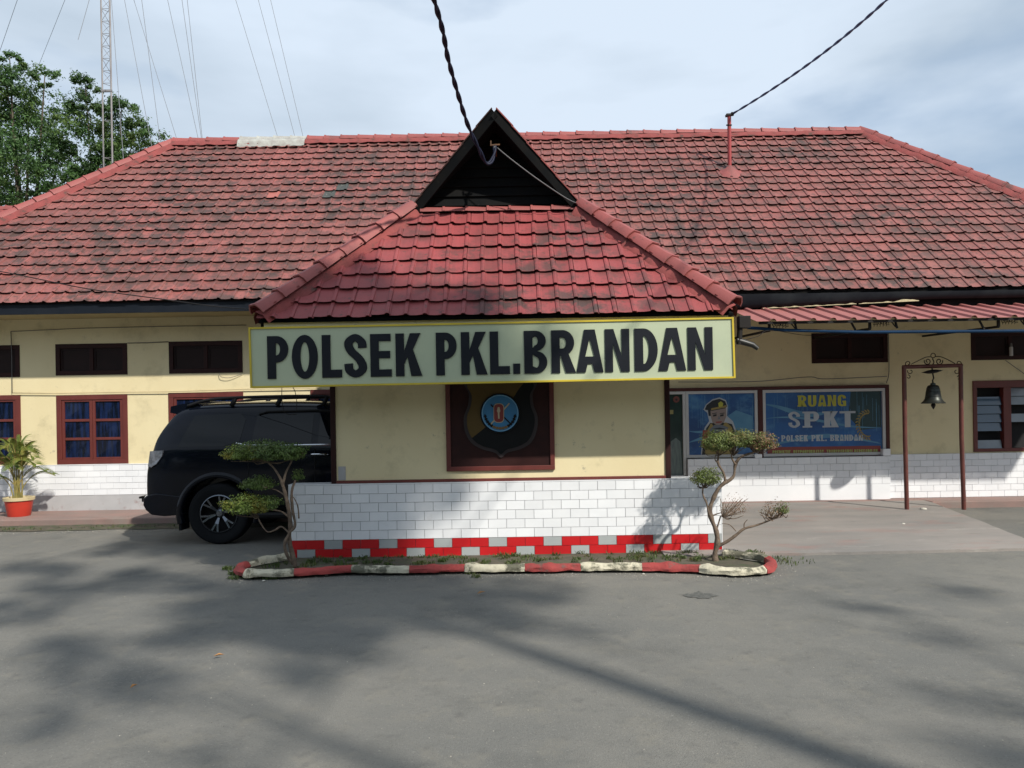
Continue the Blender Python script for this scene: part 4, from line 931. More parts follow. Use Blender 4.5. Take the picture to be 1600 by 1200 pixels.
def prism(name, pts, mt, par, y, dep, Y=YW):
    q = [at(px, py, Y) for px, py in pts]; mb = MB()
    mb.poly([[(p.x, p.z) for p in q][::-1]], lambda x, z, l: (x, y - (dep if l == 0 else 0), z), 0, depth=1)
    return mb.build(name, mt, par, fix=True)
def spl(pts, n=5): return [(p.x, p.y) for p in smoothpath([(x, y, 0) for x, y in pts], n)]
sh = spl([(736, 590), (730, 603), (737, 617), (736, 634), (730, 652), (732, 672), (741, 688), (756, 697), (774, 702), (783, 709), (792, 702), (810, 697), (825, 688), (833, 672), (835, 652), (829, 634), (828, 617), (834, 603), (828, 590)])
big = [((x - 782) * 1.10 + 782, (y - 645) * 1.09 + 645) for x, y in sh]
prism('shield_rim', big, m_rim, cb, YW - .0125, .018)
prism('shield', sh, m_sblack, cb, YW - .031, .012)
gp = [p for p in sh if (p[0] - 736) * .78 + (p[1] - 683) < 0 or False]
gl = [p for p in sh[:len(sh) // 2] if p[1] < 684]
gold = gl + [(738, 684), (762, 665), (790, 640), (812, 606), (826, 590)]
prism('gold_field', gold, m_sgold, cb, YW - .0435, .003)
c = at(781.5, 645.5, YW); k = YW / F
mb = MB(); mb.lathe([(0, -.012), (28.5 * k, -.012), (29 * k, -.010), (29 * k, 0)], (c.x, YW - .047, c.z), 'Y', 40); mb.build('emblem_disc', m_sblue, cb)
mb = MB(); mb.lathe([(29.2 * k, -.016), (31 * k, -.016), (31.2 * k, 0)], (c.x, YW - .047, c.z), 'Y', 40); mb.build('emblem_ring', m_sblack, cb)
mb = MB(); mb.lathe([(27.2 * k, -.0015), (28.2 * k, -.0015)], (c.x, YW - .059, c.z), 'Y', 40); mb.build('emblem_ring', material('pale_blue_ring', (0.2, 0.42, 0.62), rough=.4), cb)
YE = YW - .0595
def rr(cx, cy, w, h, r): return [(cx + sx * (w - r) + r * cos(a), cy + sy * (h - r) + r * sin(a)) for sx, sy, a0 in ((1, 1, 0), (-1, 1, 90), (-1, -1, 180), (1, -1, 270)) for a in [radians(a0 + t) for t in (0, 30, 60, 90)]]
for a, b_, mt in (((767, 632), (797, 661), m_sblack), ((796, 630), (766, 664), m_cream)):
    p, q = at(*a, YW), at(*b_, YW); mb = MB(); mb.bar((p.x, YE - .002, p.z), (q.x, YE - .002, q.z), .014, .004, up=(0, 1, 0)); mb.build('crossed_tool', mt, cb)
prism('red_shield_edge', rr(779.5, 645.3, 8.2, 15, 6), m_cream, cb, YE - .005, .003); prism('red_shield', rr(779.5, 645.3, 7.2, 14, 5.5), m_semb, cb, YE - .0085, .003)
prism('white_torch', [(778.5, 654), (778, 645), (776.5, 642), (778, 636), (780.5, 636), (782, 642), (780.5, 645), (780.8, 654)], m_cream, cb, YE - .012, .001)
for k2 in range(15):
    a = radians(-168 + k2 * 156 / 14) ; r = 23.5; x = 781.5 + r * cos(a); y = 645.5 - r * sin(a); ta = a + pi / 2
    mt = m_sbr if 4 < k2 < 10 else m_sblack
    pts = [(x + 4.2 * cos(ta), y - 4.2 * sin(ta)), (x + 2.6 * cos(a), y - 2.6 * sin(a)), (x - 4.2 * cos(ta), y + 4.2 * sin(ta)), (x - 2.6 * cos(a), y + 2.6 * sin(a))]
    prism('wreath_leaf', pts, mt, cb, YE - .001 - .0006 * (k2 % 2), .003)
# ================================================================== SUV (rear of the car at the left)
CX, CY = -4.56, 9.36; HW = 0.915
suv = thing('suv', 'black off-road car with roof rails parked behind the porch wall, its tail showing', 'car'); base(suv, (CX + 2.3, CY + HW, 0))
m_paint = material('black_car_paint', (0.003, 0.0045, 0.009), (0.003, 0.004, 0.008), rough=.10, spec=.16, coat=.14)
m_plast = material('black_plastic', (0.006, 0.006, 0.007), rough=.6, spec=.2); m_cglass = material('tinted_glass', (0.002, 0.003, 0.005), rough=.02, spec=.30)
m_rub = material('tyre_rubber', (0.009, 0.010, 0.012), rough=.85, spec=.15, bump=.3); m_chr = material('chrome', (0.5, 0.52, 0.55), rough=.15, metal=1.0); m_rimm = material('dark_alloy', (0.15, 0.165, 0.19), rough=.25, metal=.95)
# (x, z_bottom, z_top, half width low, half width at belt, half width of roof edge)
st = [(.03, .46, .80, .80, .80, .78), (.06, .44, 1.00, .84, .84, .80), (.12, .42, 1.16, .87, .87, .76), (.17, .42, 1.33, .89, .885, .73), (.27, .40, 1.52, .905, .90, .70), (.38, .40, 1.69, .91, .905, .68), (.58, .38, 1.735, .915, .91, .675),
      (1.0, .36, 1.745, .915, .91, .66), (1.6, .36, 1.75, .915, .91, .66), (2.2, .36, 1.74, .915, .91, .655), (2.6, .36, 1.67, .915, .91, .65), (2.95, .36, 1.50, .915, .91, .68), (3.25, .36, 1.28, .915, .91, .74), (3.45, .36, 1.19, .915, .905, .78), (4.0, .36, 1.12, .915, .90, .78), (4.4, .38, 1.03, .90, .86, .72), (4.62, .42, .88, .82, .78, .62), (4.68, .46, .76, .72, .70, .56)]
BELT = 1.16
def hwz(z):
    return HW - .005 if z < BELT else HW - .005 - (z - BELT) / (1.66 - BELT) * .235
mb = MB(); rings = []
for x, zb, zt_, hl, hb_, hr in st:
    belt = min(BELT, zb + (zt_ - zb) * .86)
    hr2 = max(hr, hb_ - (zt_ - belt) * .47) if zt_ > BELT else hr
    half = [(hl * .86, zb), (hl, zb + .07), (hl + .0, zb + .25 * (belt - zb)), (hb_ + .004, (zb + belt) / 2 + .06), (hb_ - .003, belt), (hb_ - .02, belt + (zt_ - belt) * .12), (hr2 + (hb_ - hr2) * .38, belt + (zt_ - belt) * .62), (hr2 + .01, zt_ - (zt_ - belt) * .10 - .0), (hr2 - .09, zt_ - .005), (0, zt_ + .012)]
    ring = [(-y, z) for y, z in half] + [(y, z) for y, z in half[-2::-1]]
    rings.append([(CX + x, CY + HW + y, z) for y, z in ring])
n = len(rings[0])
mb.v = [p for r in rings for p in r]; mb.r = [.5] * len(mb.v)
for i in range(len(rings) - 1):
    for k in range(n):
        k2 = (k + 1) % n; mb.f.append((i * n + k, i * n + k2, (i + 1) * n + k2, (i + 1) * n + k))
mb.f += [tuple(range(n)), tuple(range((len(rings) - 1) * n, len(rings) * n))[::-1]]; mb.mi = [0] * len(mb.f)
body = mb.build('body', m_paint, suv, smooth=True, fix=True)
sub = body.modifiers.new('s', 'SUBSURF'); sub.levels = 2; sub.render_levels = 2
WX = [3.62 - 4.56 + .0, 0]; wxs = (CX + .95, CX + 3.70); WR = .375
cut = MB()
for wx in wxs: cut.lathe([(0, -1.2), (.445, -1.2), (.445, -.62), (0, -.62)], (wx, CY + HW, WR + .005), 'Y', 40); cut.lathe([(0, .62), (.445, .62), (.445, 1.2), (0, 1.2)], (wx, CY + HW, WR + .005), 'Y', 40)
co = cut.build('cutter', m_plast, None, fix=True)
bo = body.modifiers.new('b', 'BOOLEAN'); bo.operation = 'DIFFERENCE'; bo.object = co; bo.solver = 'EXACT'
bpy.context.view_layer.update(); dg = bpy.context.evaluated_depsgraph_get()
nm = bpy.data.meshes.new_from_object(body.evaluated_get(dg)); body.modifiers.clear(); body.data = nm; bpy.data.objects.remove(co)
nm.materials.clear(); nm.materials.append(m_paint)
nm.polygons.foreach_set('use_smooth', [True] * len(nm.polygons)); nm.set_sharp_from_angle(angle=radians(35)); nm.polygons.foreach_set('material_index', [0] * len(nm.polygons))
from mathutils.bvhtree import BVHTree
car_bvh = BVHTree.FromPolygons([v.co.copy() for v in nm.vertices], [tuple(p.vertices) for p in nm.polygons])
def side_y(x, z, sd, off=0.0):
    h = car_bvh.ray_cast(Vector((x, CY + HW + sd * 2, z)), Vector((0, -sd, 0)))[0]
    return (h.y if h else CY + HW + sd * hwz(z)) + sd * off
def side_panel(name, pts, mt, off=.006, side=-1, par=None, thick=0):
    """panel hugging the car side; pts = (x from tail, z)"""
    mb = MB(); P_ = pts
    f = lambda x, z, l: (CX + x, CY + HW + side * (hwz(z) - .012 + off + (0 if l == 0 else -thick)), z)
    bm = bmesh.new(); vs = [bm.verts.new((CX + x, 0, z)) for x, z in P_]; bm.faces.new(vs)
    bmesh.ops.triangulate(bm, faces=bm.faces); bmesh.ops.subdivide_edges(bm, edges=bm.edges, cuts=5, use_grid_fill=True)
    cy_ = CY + HW
    for v in bm.verts:
        hit = car_bvh.ray_cast(Vector((v.co.x, cy_ + side * 2, v.co.z)), Vector((0, -side, 0)))
        v.co.y = (hit[0].y if hit[0] else cy_ + side * hwz(v.co.z)) + side * .004
    bmesh.ops.recalc_face_normals(bm, faces=bm.faces)
    if sum(f_.normal.y for f_ in bm.faces) * side < 0: bmesh.ops.reverse_faces(bm, faces=bm.faces)
    me = bpy.data.meshes.new(name); bm.to_mesh(me); bm.free(); me.materials.append(mt); me.polygons.foreach_set('use_smooth', [True] * len(me.polygons))
    o = bpy.data.objects.new(name, me); COL.objects.link(o); o.parent = suv; return o
for sd_ in (-1, 1):
    side_panel('rear_quarter_glass', [(.47, 1.20), (1.02, 1.20), (1.22, 1.26), (1.26, 1.52), (1.18, 1.60), (.62, 1.58)], m_cglass, .012, sd_)
    side_panel('side_glass', [(1.36, 1.20), (2.10, 1.20), (2.10, 1.58), (1.40, 1.58)], m_cglass, .012, sd_); side_panel('side_glass', [(2.18, 1.20), (3.02, 1.20), (2.78, 1.42), (2.56, 1.57), (2.18, 1.58)], m_cglass, .012, sd_)
    mb = MB(); mb.tube([(CX + x, side_y(CX + x, z, sd_, .004), z) for x, z in ((1.18, 1.235), (1.30, 1.21), (1.7, 1.20), (2.4, 1.20), (3.0, 1.20))], .011, 6); mb.build('window_trim', m_chr, suv)
    mb = MB(); mb.tube([(CX + x, side_y(CX + x, z, sd_, .012), z) for x, z in ((1.42, 1.585), (1.52, 1.615), (2.1, 1.62), (2.55, 1.59))], .016, 6); mb.build('rain_visor', m_plast, suv)
    # roof rail
    ry = CY + HW + sd_ * .66
    mb = MB(); mb.tube(smoothpath([(CX + .50, ry, 1.70), (CX + .78, ry, 1.775), (CX + 1.3, ry, 1.80), (CX + 2.2, ry, 1.795), (CX + 2.5, ry, 1.72)], 5), .019, 8)
    for x in (1.05, 1.62, 2.2): mb.bar((CX + x, ry, 1.69), (CX + x + .05, ry, 1.79), .03, .05)
    mb.build('roof_rail', m_plast, suv, smooth=True)
    # handles
    for x in (2.10, 3.0):
        mb = MB(); mb.tube(smoothpath([(CX + x - .0, CY + HW + sd_ * (HW + .0), 1.085), (CX + x + .04, CY + HW + sd_ * (HW + .035), 1.088), (CX + x + .17, CY + HW + sd_ * (HW + .035), 1.085), (CX + x + .21, CY + HW + sd_ * HW, 1.08)], 4), .012, 8); mb.build('door_handle', m_chr, suv, smooth=True)
    for x in (1.33, 2.14, 3.2):
        mb = MB(); mb.box(CX + x, CX + x + .008, *sorted((CY + HW + sd_ * (HW - .012), CY + HW + sd_ * (HW + .002))), .45, 1.15); mb.build('door_seam', m_plast, suv)
    # wheel arch flares
    for wx in wxs:
        vs = []; N_ = 26
        for k in range(N_ + 1):
            a = radians(-14 + 208 * k / N_); c_, s_ = cos(a), sin(a)
            for rr_, yy in ((.438, -.10), (.440, .020), (.462, .030), (.500, .020), (.525, -.02)): vs.append((wx + rr_ * c_, CY + HW + sd_ * (HW - .01 + yy), WR + .005 + rr_ * s_))
        mb = MB(); mb.add(vs, [(k * 5 + j, k * 5 + j + 1, (k + 1) * 5 + j + 1, (k + 1) * 5 + j) for k in range(N_) for j in range(4)]); mb.build('arch_flare', m_paint, suv, smooth=True, fix=True)
    # side step and mud flap
    mb = MB(); mb.tube(smoothpath([(CX + 1.45, CY + HW + sd_ * .86, .38), (CX + 1.5, CY + HW + sd_ * .96, .36), (CX + 3.1, CY + HW + sd_ * .96, .36), (CX + 3.2, CY + HW + sd_ * .86, .38)], 4), .04, 8); mb.build('side_step', m_plast, suv)
    mb = MB(); mb.box(CX + .47, CX + .50, *sorted((CY + HW + sd_ * .66, CY + HW + sd_ * .90)), .18, .44); mb.build('mud_flap', m_rub, suv)
    # tail lamp
    m_lamp = material('clear_tail_lamp', (0.16, 0.17, 0.20), (0.05, 0.055, 0.065), scale=18, rough=.08, spec=.9, coat=1)
    cyl = CY + HW
    q = [(.105, .97), (.135, 1.155), (.30, 1.165), (.285, 1.09), (.215, 1.0), (.15, .96)]
    mb = MB()
    mb.poly([q if sd_ < 0 else q[::-1]], lambda x, z, l: (CX + x, cyl + sd_ * ((hwz(z) + .014 - max(0, .24 - x) * .16) - (.05 if l else 0)), z), depth=1); mb.build('tail_lamp', m_lamp, suv, fix=True)
# rear bumper, spoiler, tow hitch, tailgate glass
mb = MB(); vs = []
bp_ = [(.0, .62), (-.045, .58), (-.05, .50), (-.02, .44), (.05, .38), (.30, .36), (.52, .375)]
N_ = 12
for k in range(N_ + 1):
    t = -1 + 2 * k / N_; yy = CY + HW + t * (HW + .005); bend = .10 * abs(t) ** 6
    for x, z in bp_: vs.append((CX + x + bend * (1 if x < .1 else 0), yy, z))
    vs.append((CX + .52, yy, .60)); vs.append((CX + .12 + bend, yy, .64))
m_ = len(bp_) + 2; mb.add(vs, [(k * m_ + j, k * m_ + (j + 1) % m_, (k + 1) * m_ + (j + 1) % m_, (k + 1) * m_ + j) for k in range(N_) for j in range(m_)] + [tuple(range(m_)), tuple(range(N_ * m_, (N_ + 1) * m_))[::-1]])
mb.build('rear_bumper', m_paint, suv, fix=True, bevel=.012)
mb = MB(); mb.box(CX - .14, CX + .05, CY + .35, CY + .45, .50, .545); mb.box(CX - .16, CX - .10, CY + .32, CY + .48, .545, .57); mb.build('tow_hitch', m_iron, suv)
mb = MB(); q = [(.27, 1.62), (.28, 1.70), (.62, 1.765), (.62, 1.68), (.42, 1.64), (.36, 1.60)]
mb.poly([q], lambda x, z, l: (CX + x, CY + HW + (-.64 if l == 0 else .64), z), depth=1); mb.poly([q[::-1]], lambda x, z, l: (CX + x, CY + HW + .64, z)); mb.build('spoiler', m_paint, suv, fix=True, bevel=.012)
mb = MB(); mb.add([(CX + .185, CY + HW + y, 1.25) for y in (-.6, .6)] + [(CX + .40, CY + HW + y, 1.57) for y in (.52, -.52)], [(3, 2, 1, 0)]); mb.build('rear_glass', m_cglass, suv)
# wheels
def wheel(wx, wy, sd_):
    c = (wx, wy, WR); t = MB()
    pr = [(.235, .09), (.30, .115), (.345, .118), (.366, .108), (.375, .07), (.375, -.06), (.368, -.10), (.345, -.118), (.30, -.115), (.235, -.09), (.235, .09)]
    t.lathe([(r, sd_ * y) for r, y in pr], c, 'Y', 36); w = t.build('wheel', m_rub, suv, smooth=True, fix=True)
    r_ = MB(); r_.lathe([(.238, sd_ * .088), (.225, sd_ * .10), (.215, sd_ * .085), (.21, sd_ * .0), (.0, sd_ * .0)], c, 'Y', 36); r_.build('rim', m_plast, w, smooth=True)
    sp = MB()
    for k in range(6):
        a = 2 * pi * k / 6 + .3
        for da in (-.17, .17):
            p0 = Vector((wx + .055 * cos(a), wy + sd_ * .055, WR + .055 * sin(a))); p1 = Vector((wx + .13 * cos(a + da * .5), wy + sd_ * .085, WR + .13 * sin(a + da * .5))); p2 = Vector((wx + .218 * cos(a + da), wy + sd_ * .10, WR + .218 * sin(a + da)))
            sp.bar(p0, p1, .024, .02, up=(0, sd_, 0)); sp.bar(p1, p2, .022, .02, up=(0, sd_, 0))
    sp.lathe([(0, sd_ * .085), (.035, sd_ * .083), (.06, sd_ * .06), (.06, 0)], c, 'Y', 18)
    sp.build('spokes', m_rimm, w); rl = MB(); rl.lathe([(.222, sd_ * .103), (.236, sd_ * .100), (.238, sd_ * .09)], c, 'Y', 36); rl.build('rim_edge', m_rimm, w, smooth=True)
for wx in wxs:
    wheel(wx, CY + .135, -1); wheel(wx, CY + 2 * HW - .135, 1)
mb = MB(); mb.box(CX + .5, CX + 4.3, CY + .35, CY + 2 * HW - .35, .28, .42); mb.build('underbody', m_plast, suv)

# ================================================================== AWNING on the right
aw = thing('awning', 'long pink corrugated metal awning on black scroll brackets along the right wing', 'awning'); base(aw, (5.5, 11.2, 2.9))
ax0, ax1 = at(1160, 490, 10.6).x, 9.35; ab = (11.18, 2.985); af = (10.0, at(1300, 500, 10.0).z)
cor = MB(); pitch = .262; xs = []; x = ax0
while x < ax1: xs += [(x, 0), (x + .175, 0), (x + .19, .028), (x + .225, .034), (x + .245, .028)]; x += pitch
for lay, dz_ in ((0, 0), (1, -.003)):
    vs = [(x, y, z + h + dz_) for (y, z) in (af, ab) for x, h in xs]; n = len(xs)
    fs = [(i, i + 1, n + i + 1, n + i) for i in range(n - 1)]; cor.add(vs, fs if lay == 0 else [f[::-1] for f in fs])
n = len(xs); cor.add([(x, af[0], af[1] + h) for x, h in xs] + [(x, af[0], af[1] + h - .003) for x, h in xs], [(i, n + i, n + i + 1, i + 1) for i in range(n - 1)])
cor.build('corrugated_sheet', m_awn, aw)
bpts = [at(px, py, 10.12) for px, py in ((1168, 512), (1230, 516), (1350, 519), (1480, 518), (1600, 517))]
bpts.append(Vector((9.3, 10.12, bpts[-1].z - .01)))
mb = MB(); mb.tube(bpts, .021, 8); mb.build('front_pipe', m_blue, aw, smooth=True)
mb = MB()
for y, z in ((10.05, af[1] - .02), (10.6, af[1] + .13), (11.12, 2.95)): mb.bar((ax0 + .05, y, z), (ax1, y, z), .035, .03)
mb.build('purlins', m_iron, aw)
def scroll(mb, c, r, turns, r0=.25, th=.005, ax=(1, 0, 0), up=(0, 0, 1), ph=0, n=22):
    c = Vector(c); ax = Vector(ax); up = Vector(up); pts = []
    for k in range(n + 1):
        t = k / n; a = ph + turns * 2 * pi * t; q = r * (r0 + (1 - r0) * t); pts.append(c + ax * (q * cos(a)) + up * (q * sin(a)))
    mb.tube(pts, th, 5)
for px in (1202, 1359, 1455, 1560):
    if px == 1455: continue
    X = at(px, 508, 10.12).x; zt_ = af[1] - .02; zb_ = bpts[1].z
    mb = MB(); mb.bar((X, 10.12, zb_), (X, 10.12, zt_ + .03), .03); mb.bar((X + .36, 10.12, zb_), (X + .33, 10.12, zt_ + .03), .022); mb.bar((X, 10.12, zb_), (X, 11.98, 2.62), .03); mb.bar((X, 10.2, zt_ + .03), (X, 11.2, 2.93), .03)
    mb.bar((X + .27, 10.12, zt_ + .02), (X + .34, 10.12, zb_ + .02), .012)
    mb.build('bracket', m_iron, aw)
    mb = MB()
    for k in range(6): scroll(mb, (X + .06 + .035 * k, 10.12, zb_ + .075), .028, 1.1, .3, .004, ph=k)
    for k in range(5): mb.tube([(X + .055 + .04 * k, 10.12, zb_ + .03), (X + .065 + .04 * k, 10.12, zt_)], .004, 5)
    mb.build('scrollwork', m_iron, aw)
for px in (1330, 1530):
    X = at(px, 508, 10.12).x; mb = MB(); mb.bar((X, 10.12, af[1] - .02), (X + .07, 10.12, bpts[2].z), .02); mb.build('strut', m_iron, aw)

# downspout at the right corner of the porch
dp = thing('downspout', 'black bent rainwater pipe hanging from the right corner of the porch eave', 'drain pipe'); base(dp, (2.5, 8.3, 2.4))
YDn = 8.25
mb = MB(); a = at(1153, 500, YDn); b_ = at(1171, 497, YDn); mb.box(a.x, b_.x, YDn - .05, YDn + .05, at(1160, 513, YDn).z, at(1160, 494, YDn).z); mb.build('outlet_box', m_iron, dp, bevel=.006)
mb = MB(); mb.tube([at(1156.5, 510, YDn), at(1154.5, 538, YDn)], .03, 10); mb.build('pipe', m_iron, dp, smooth=True, angle=40)
mb = MB(); mb.tube([at(1151, 531, YDn), at(1159, 534, YDn), at(1176, 539, YDn), at(1184, 545, YDn)], [.028, .034, .03, .022], 10); mb.build('elbow', material('grey_black_pvc', (0.02, 0.021, 0.02), (0.012, 0.012, 0.012), rough=.45), dp, smooth=True, angle=50)

# ================================================================== BELL AND ITS STAND
bs = thing('bell_stand', 'tall dark red pipe frame with iron scrolls standing on the concrete by the wall', 'bell stand'); YB = 10.9
pl_, pr2_ = at(1417, 793, YB), at(1506, 793, YB); tl, tr_ = at(1412.5, 573.5, YB), at(1501, 571, YB); base(bs, ((pl_.x + pr2_.x) / 2, YB, .07))
pl_.z = pr2_.z = .06
for a, b_ in ((pl_, tl), (pr2_, tr_)):
    mb = MB(); mb.tube([a, a.lerp(b_, .5) + Vector((uni(-.01, .01), 0, 0)), b_], .030, 10); mb.build('post', m_rust, bs, smooth=True, angle=60)
mb = MB(); mb.tube([tl + Vector((-.02, 0, 0)), tr_ + Vector((.02, 0, 0))], .028, 10); mb.build('top_bar', m_rust, bs, smooth=True, angle=60)
mb = MB(); cc = at(1458.5, 572, YB); k = YB / F
P2 = lambda px, py: at(px, py, YB)
mb.tube([P2(1458 + 3.6 * cos(a), 555.5 + 3.6 * sin(a)) for a in [2 * pi * q / 12 for q in range(13)]], .006, 6)
mb.tube(smoothpath([P2(1424, 569), P2(1436, 563), P2(1447, 558), P2(1455, 557.5)], 4), .006, 6); mb.tube(smoothpath([P2(1492, 568), P2(1481, 562), P2(1470, 557.5), P2(1462, 557)], 4), .006, 6)
for sx in (-1, 1):
    scroll(mb, P2(1458.5 + sx * 9, 564.5), .052, sx * 1.3, .25, .007, ph=-pi / 2)
    scroll(mb, P2(1458.5 + sx * 39.5, 568), .042, -sx * .9, .35, .006, ph=-pi / 2)
    scroll(mb, P2(1458.5 + sx * 36, 580), .045, sx * .8, .3, .006, ph=pi / 2); scroll(mb, P2(1458.5 + sx * 39, 589), .03, -sx * .8, .4, .006, ph=pi)
mb.tube([P2(1457, 560), P2(1459.5, 566), P2(1457.5, 570)], .008, 5); mb.build('scrollwork', m_iron, bs)
bl = thing('bell', 'weathered bronze bell hanging from the dark red pipe frame', 'bell'); c = P2(1458, 615); base(bl, (c.x, YB, P2(1458, 631).z))
mb = MB(); z0 = P2(1458, 630.5).z
mb.lathe([(0, .005), (.135, .0), (.156, .0), (.158, .008), (.130, .035), (.108, .07), (.099, .12), (.093, .17), (.084, .215), (.074, .245), (.060, .258), (.036, .262), (.034, .285), (.018, .295), (0, .296)], (c.x, YB, z0), 'Z', 32)
for h, r in ((.10, .104), (.165, .096), (.21, .088)): mb.lathe([(r - .004, h - .004), (r + .003, h), (r - .004, h + .004)], (c.x, YB, z0), 'Z', 32)
mb.build('bell_body', m_bell, bl, smooth=True, angle=50)
mb = MB(); mb.tube([(c.x, YB, z0 + .1), (c.x, YB, z0 - .01)], .012, 6); mb.lathe([(0, -.085), (.012, -.07), (.028, -.035), (.03, -.015), (.02, 0), (0, .002)], (c.x, YB, z0), 'Z', 14); mb.build('clapper', m_iron, bl, smooth=True)
mb = MB(); ht = P2(1458, 574).z; mb.tube([(c.x, YB, z0 + .285), (c.x - .004, YB, z0 + .33), (c.x + .012, YB, z0 + .36), (c.x, YB, z0 + .42), (c.x - .01, YB, ht)], .010, 6); mb.build('hook', m_iron, bl)
mb = MB(); zc = P2(1457, 580.5).z; mb.lathe([(0, -.03), (.06, -.024), (.138, .0), (.06, .022), (0, .028)], (0, 0, 0), 'Z', 24)
mb.v = [tuple(Matrix.Translation((c.x - .01, YB, zc)) @ Matrix.Rotation(-.10, 4, 'Y') @ Vector(p)) for p in mb.v]; mb.build('cover_plate', m_iron, bl, smooth=True)

# ================================================================== PLANTING BED
kb = thing('planting_bed_kerb', 'low rounded concrete kerb painted in red and white lengths round the bed', 'kerb'); base(kb, (0, 7.7, 0))
def gp_(px, py, z=0.0):
    """ground point seen at a photo position"""
    b = (PY0 - py); a = px - 800; t = -(CH - z) / (-a * sR + b * cR); return Vector(((a * cR + b * sR) * t, F * t, z))
path = [gp_(455, 868, .06), gp_(415, 874, .06), gp_(385, 881, .06), gp_(374, 887.5, .06), gp_(386, 894, .06), gp_(420, 894.5, .06), gp_(460, 893, .06), gp_(505, 890.5, .06), gp_(550, 888, .06), gp_(595, 888.5, .06), gp_(640, 888.3, .06), gp_(684, 887, .06), gp_(727, 886, .06), gp_(775, 886.5, .06), gp_(820, 886, .06), gp_(863, 885.5, .06), gp_(907, 884.5, .06), gp_(955, 884.5, .06), gp_(1003, 884.5, .06), gp_(1049, 885, .06), gp_(1094, 887, .06), gp_(1128, 890.5, .06), gp_(1165, 891.5, .06), gp_(1192, 889, .06), gp_(1206, 882.5, .06), gp_(1200, 873.5, .06), gp_(1168, 867, .06), gp_(1132, 863, .06)]
segs = [(0, 2, 'w'), (2, 4, 'r'), (4, 6, 'w'), (6, 8, 'r'), (8, 10, 'w'), (10, 12, 'r'), (12, 14, 'w'), (14, 16, 'r'), (16, 18, 'w'), (18, 20, 'r'), (20, 23, 'w'), (23, 25, 'r'), (25, 27, 'w')]
sp_ = smoothpath(path, 10); random.seed(5)
def kerb_len(i0, i1, c, nm):
    pts = sp_[i0 * 10:i1 * 10 + 1]; vs = []; m = 11; L0 = 0
    fat = uni(0, 100)
    for i, p in enumerate(pts):
        d = (pts[min(i + 1, len(pts) - 1)] - pts[max(i - 1, 0)]).normalized(); x = Vector((d.y, -d.x, 0)); t = i / (len(pts) - 1)
        bulge = 1 + .28 * math.exp(-((t - .12) * 9) ** 2) * (1 if c == 'w' else .2) + .26 * math.exp(-((t - .45) * 8) ** 2) * (1 if c == 'r' and 6 < i0 < 20 else 0)
        for k in range(m):
            a = -.35 + (pi + .7) * k / (m - 1)
            q = mnoise.noise(Vector((p.x * 6 + fat, p.y * 6, k * .8))) + .5 * mnoise.noise(Vector((p.x * 17, p.y * 17, k * 1.7 + fat)))
            r = (.049 + .015 * q) * bulge; e = .995 if i in (0, len(pts) - 1) else 1
            vs.append(p + x * (cos(a) * r * e) + Vector((0, 0, sin(a) * r * .95 * e - .018)))
    mb = MB(); n_ = len(pts)
    mb.add(vs, [(i * m + k, i * m + k + 1, (i + 1) * m + k + 1, (i + 1) * m + k) for i in range(n_ - 1) for k in range(m - 1)] + [tuple(range(m))[::-1], tuple(range((n_ - 1) * m, n_ * m))])
    return mb.build(nm, m_kwht if c == 'w' else m_kred, kb, smooth=True, fix=True, angle=50)
for i0, i1, c_ in segs: 
    o = kerb_len(i0, i1, c_, 'kerb_length')
# soil in the bed
mb = MB(); lp = [(p.x, p.y) for p in sp_[::3]]; lp2 = [(DX1 - .05, 8.5), (DX0 + .05, 8.5)]
tri = tessellate_polygon([[Vector((x, y, 0)) for x, y in lp + lp2]]); mb.add([(x, y, .012 + .01 * mnoise.noise(Vector((x * 5, y * 5, 0)))) for x, y in lp + lp2], [tuple(t) for t in tri]); tag(mb.build('bed_soil', m_earth, fix=True), kind='structure')

# ---- leaves
def leaf(mb, p, n, s, r=None, asp=.45):
    n = n.normalized(); t = n.orthogonal().normalized(); t = Matrix.Rotation(uni(0, 2 * pi), 3, n) @ t; b = n.cross(t)
    a = s * uni(.7, 1.25); w = a * asp
    mb.add([p - t * a * .5, p + b * w * .5 + n * a * .06, p + t * a * .5, p - b * w * .5 + n * a * .06], [(0, 1, 2, 3)], 0, rnd() if r is None else r)
def crown(mb, c, rad, n, s, shell=.55, flat_=0.0, nz_=.35, asp=.45):
    c = Vector(c)
    for _ in range(n):
        d = Vector((random.gauss(0, 1), random.gauss(0, 1), random.gauss(0, 1))).normalized()
        if flat_ and d.z < 0: d.z *= 1 - flat_
        q = (shell + (1 - shell) * rnd() ** .6); k = 1 + nz_ * mnoise.noise(Vector((d.x * 2.1, d.y * 2.1, d.z * 2.1)) + c * 3)
        p = c + Vector((d.x * rad[0], d.y * rad[1], d.z * rad[2])) * q * k
        nn = (d + Vector((uni(-1, 1), uni(-1, 1), uni(-.4, 1.2))) * .8); leaf(mb, p, nn, s, asp=asp)
def twig(mb, pts, r0, r1, n=7, sm=6):
    p = smoothpath(pts, sm) if len(pts) > 2 else [Vector(q) for q in pts]
    mb.tube(p, [(r0 + (r1 - r0) * i / (len(p) - 1)) * (1 + .42 * mnoise.noise(Vector(p[i]) * 14)) for i in range(len(p))], n)
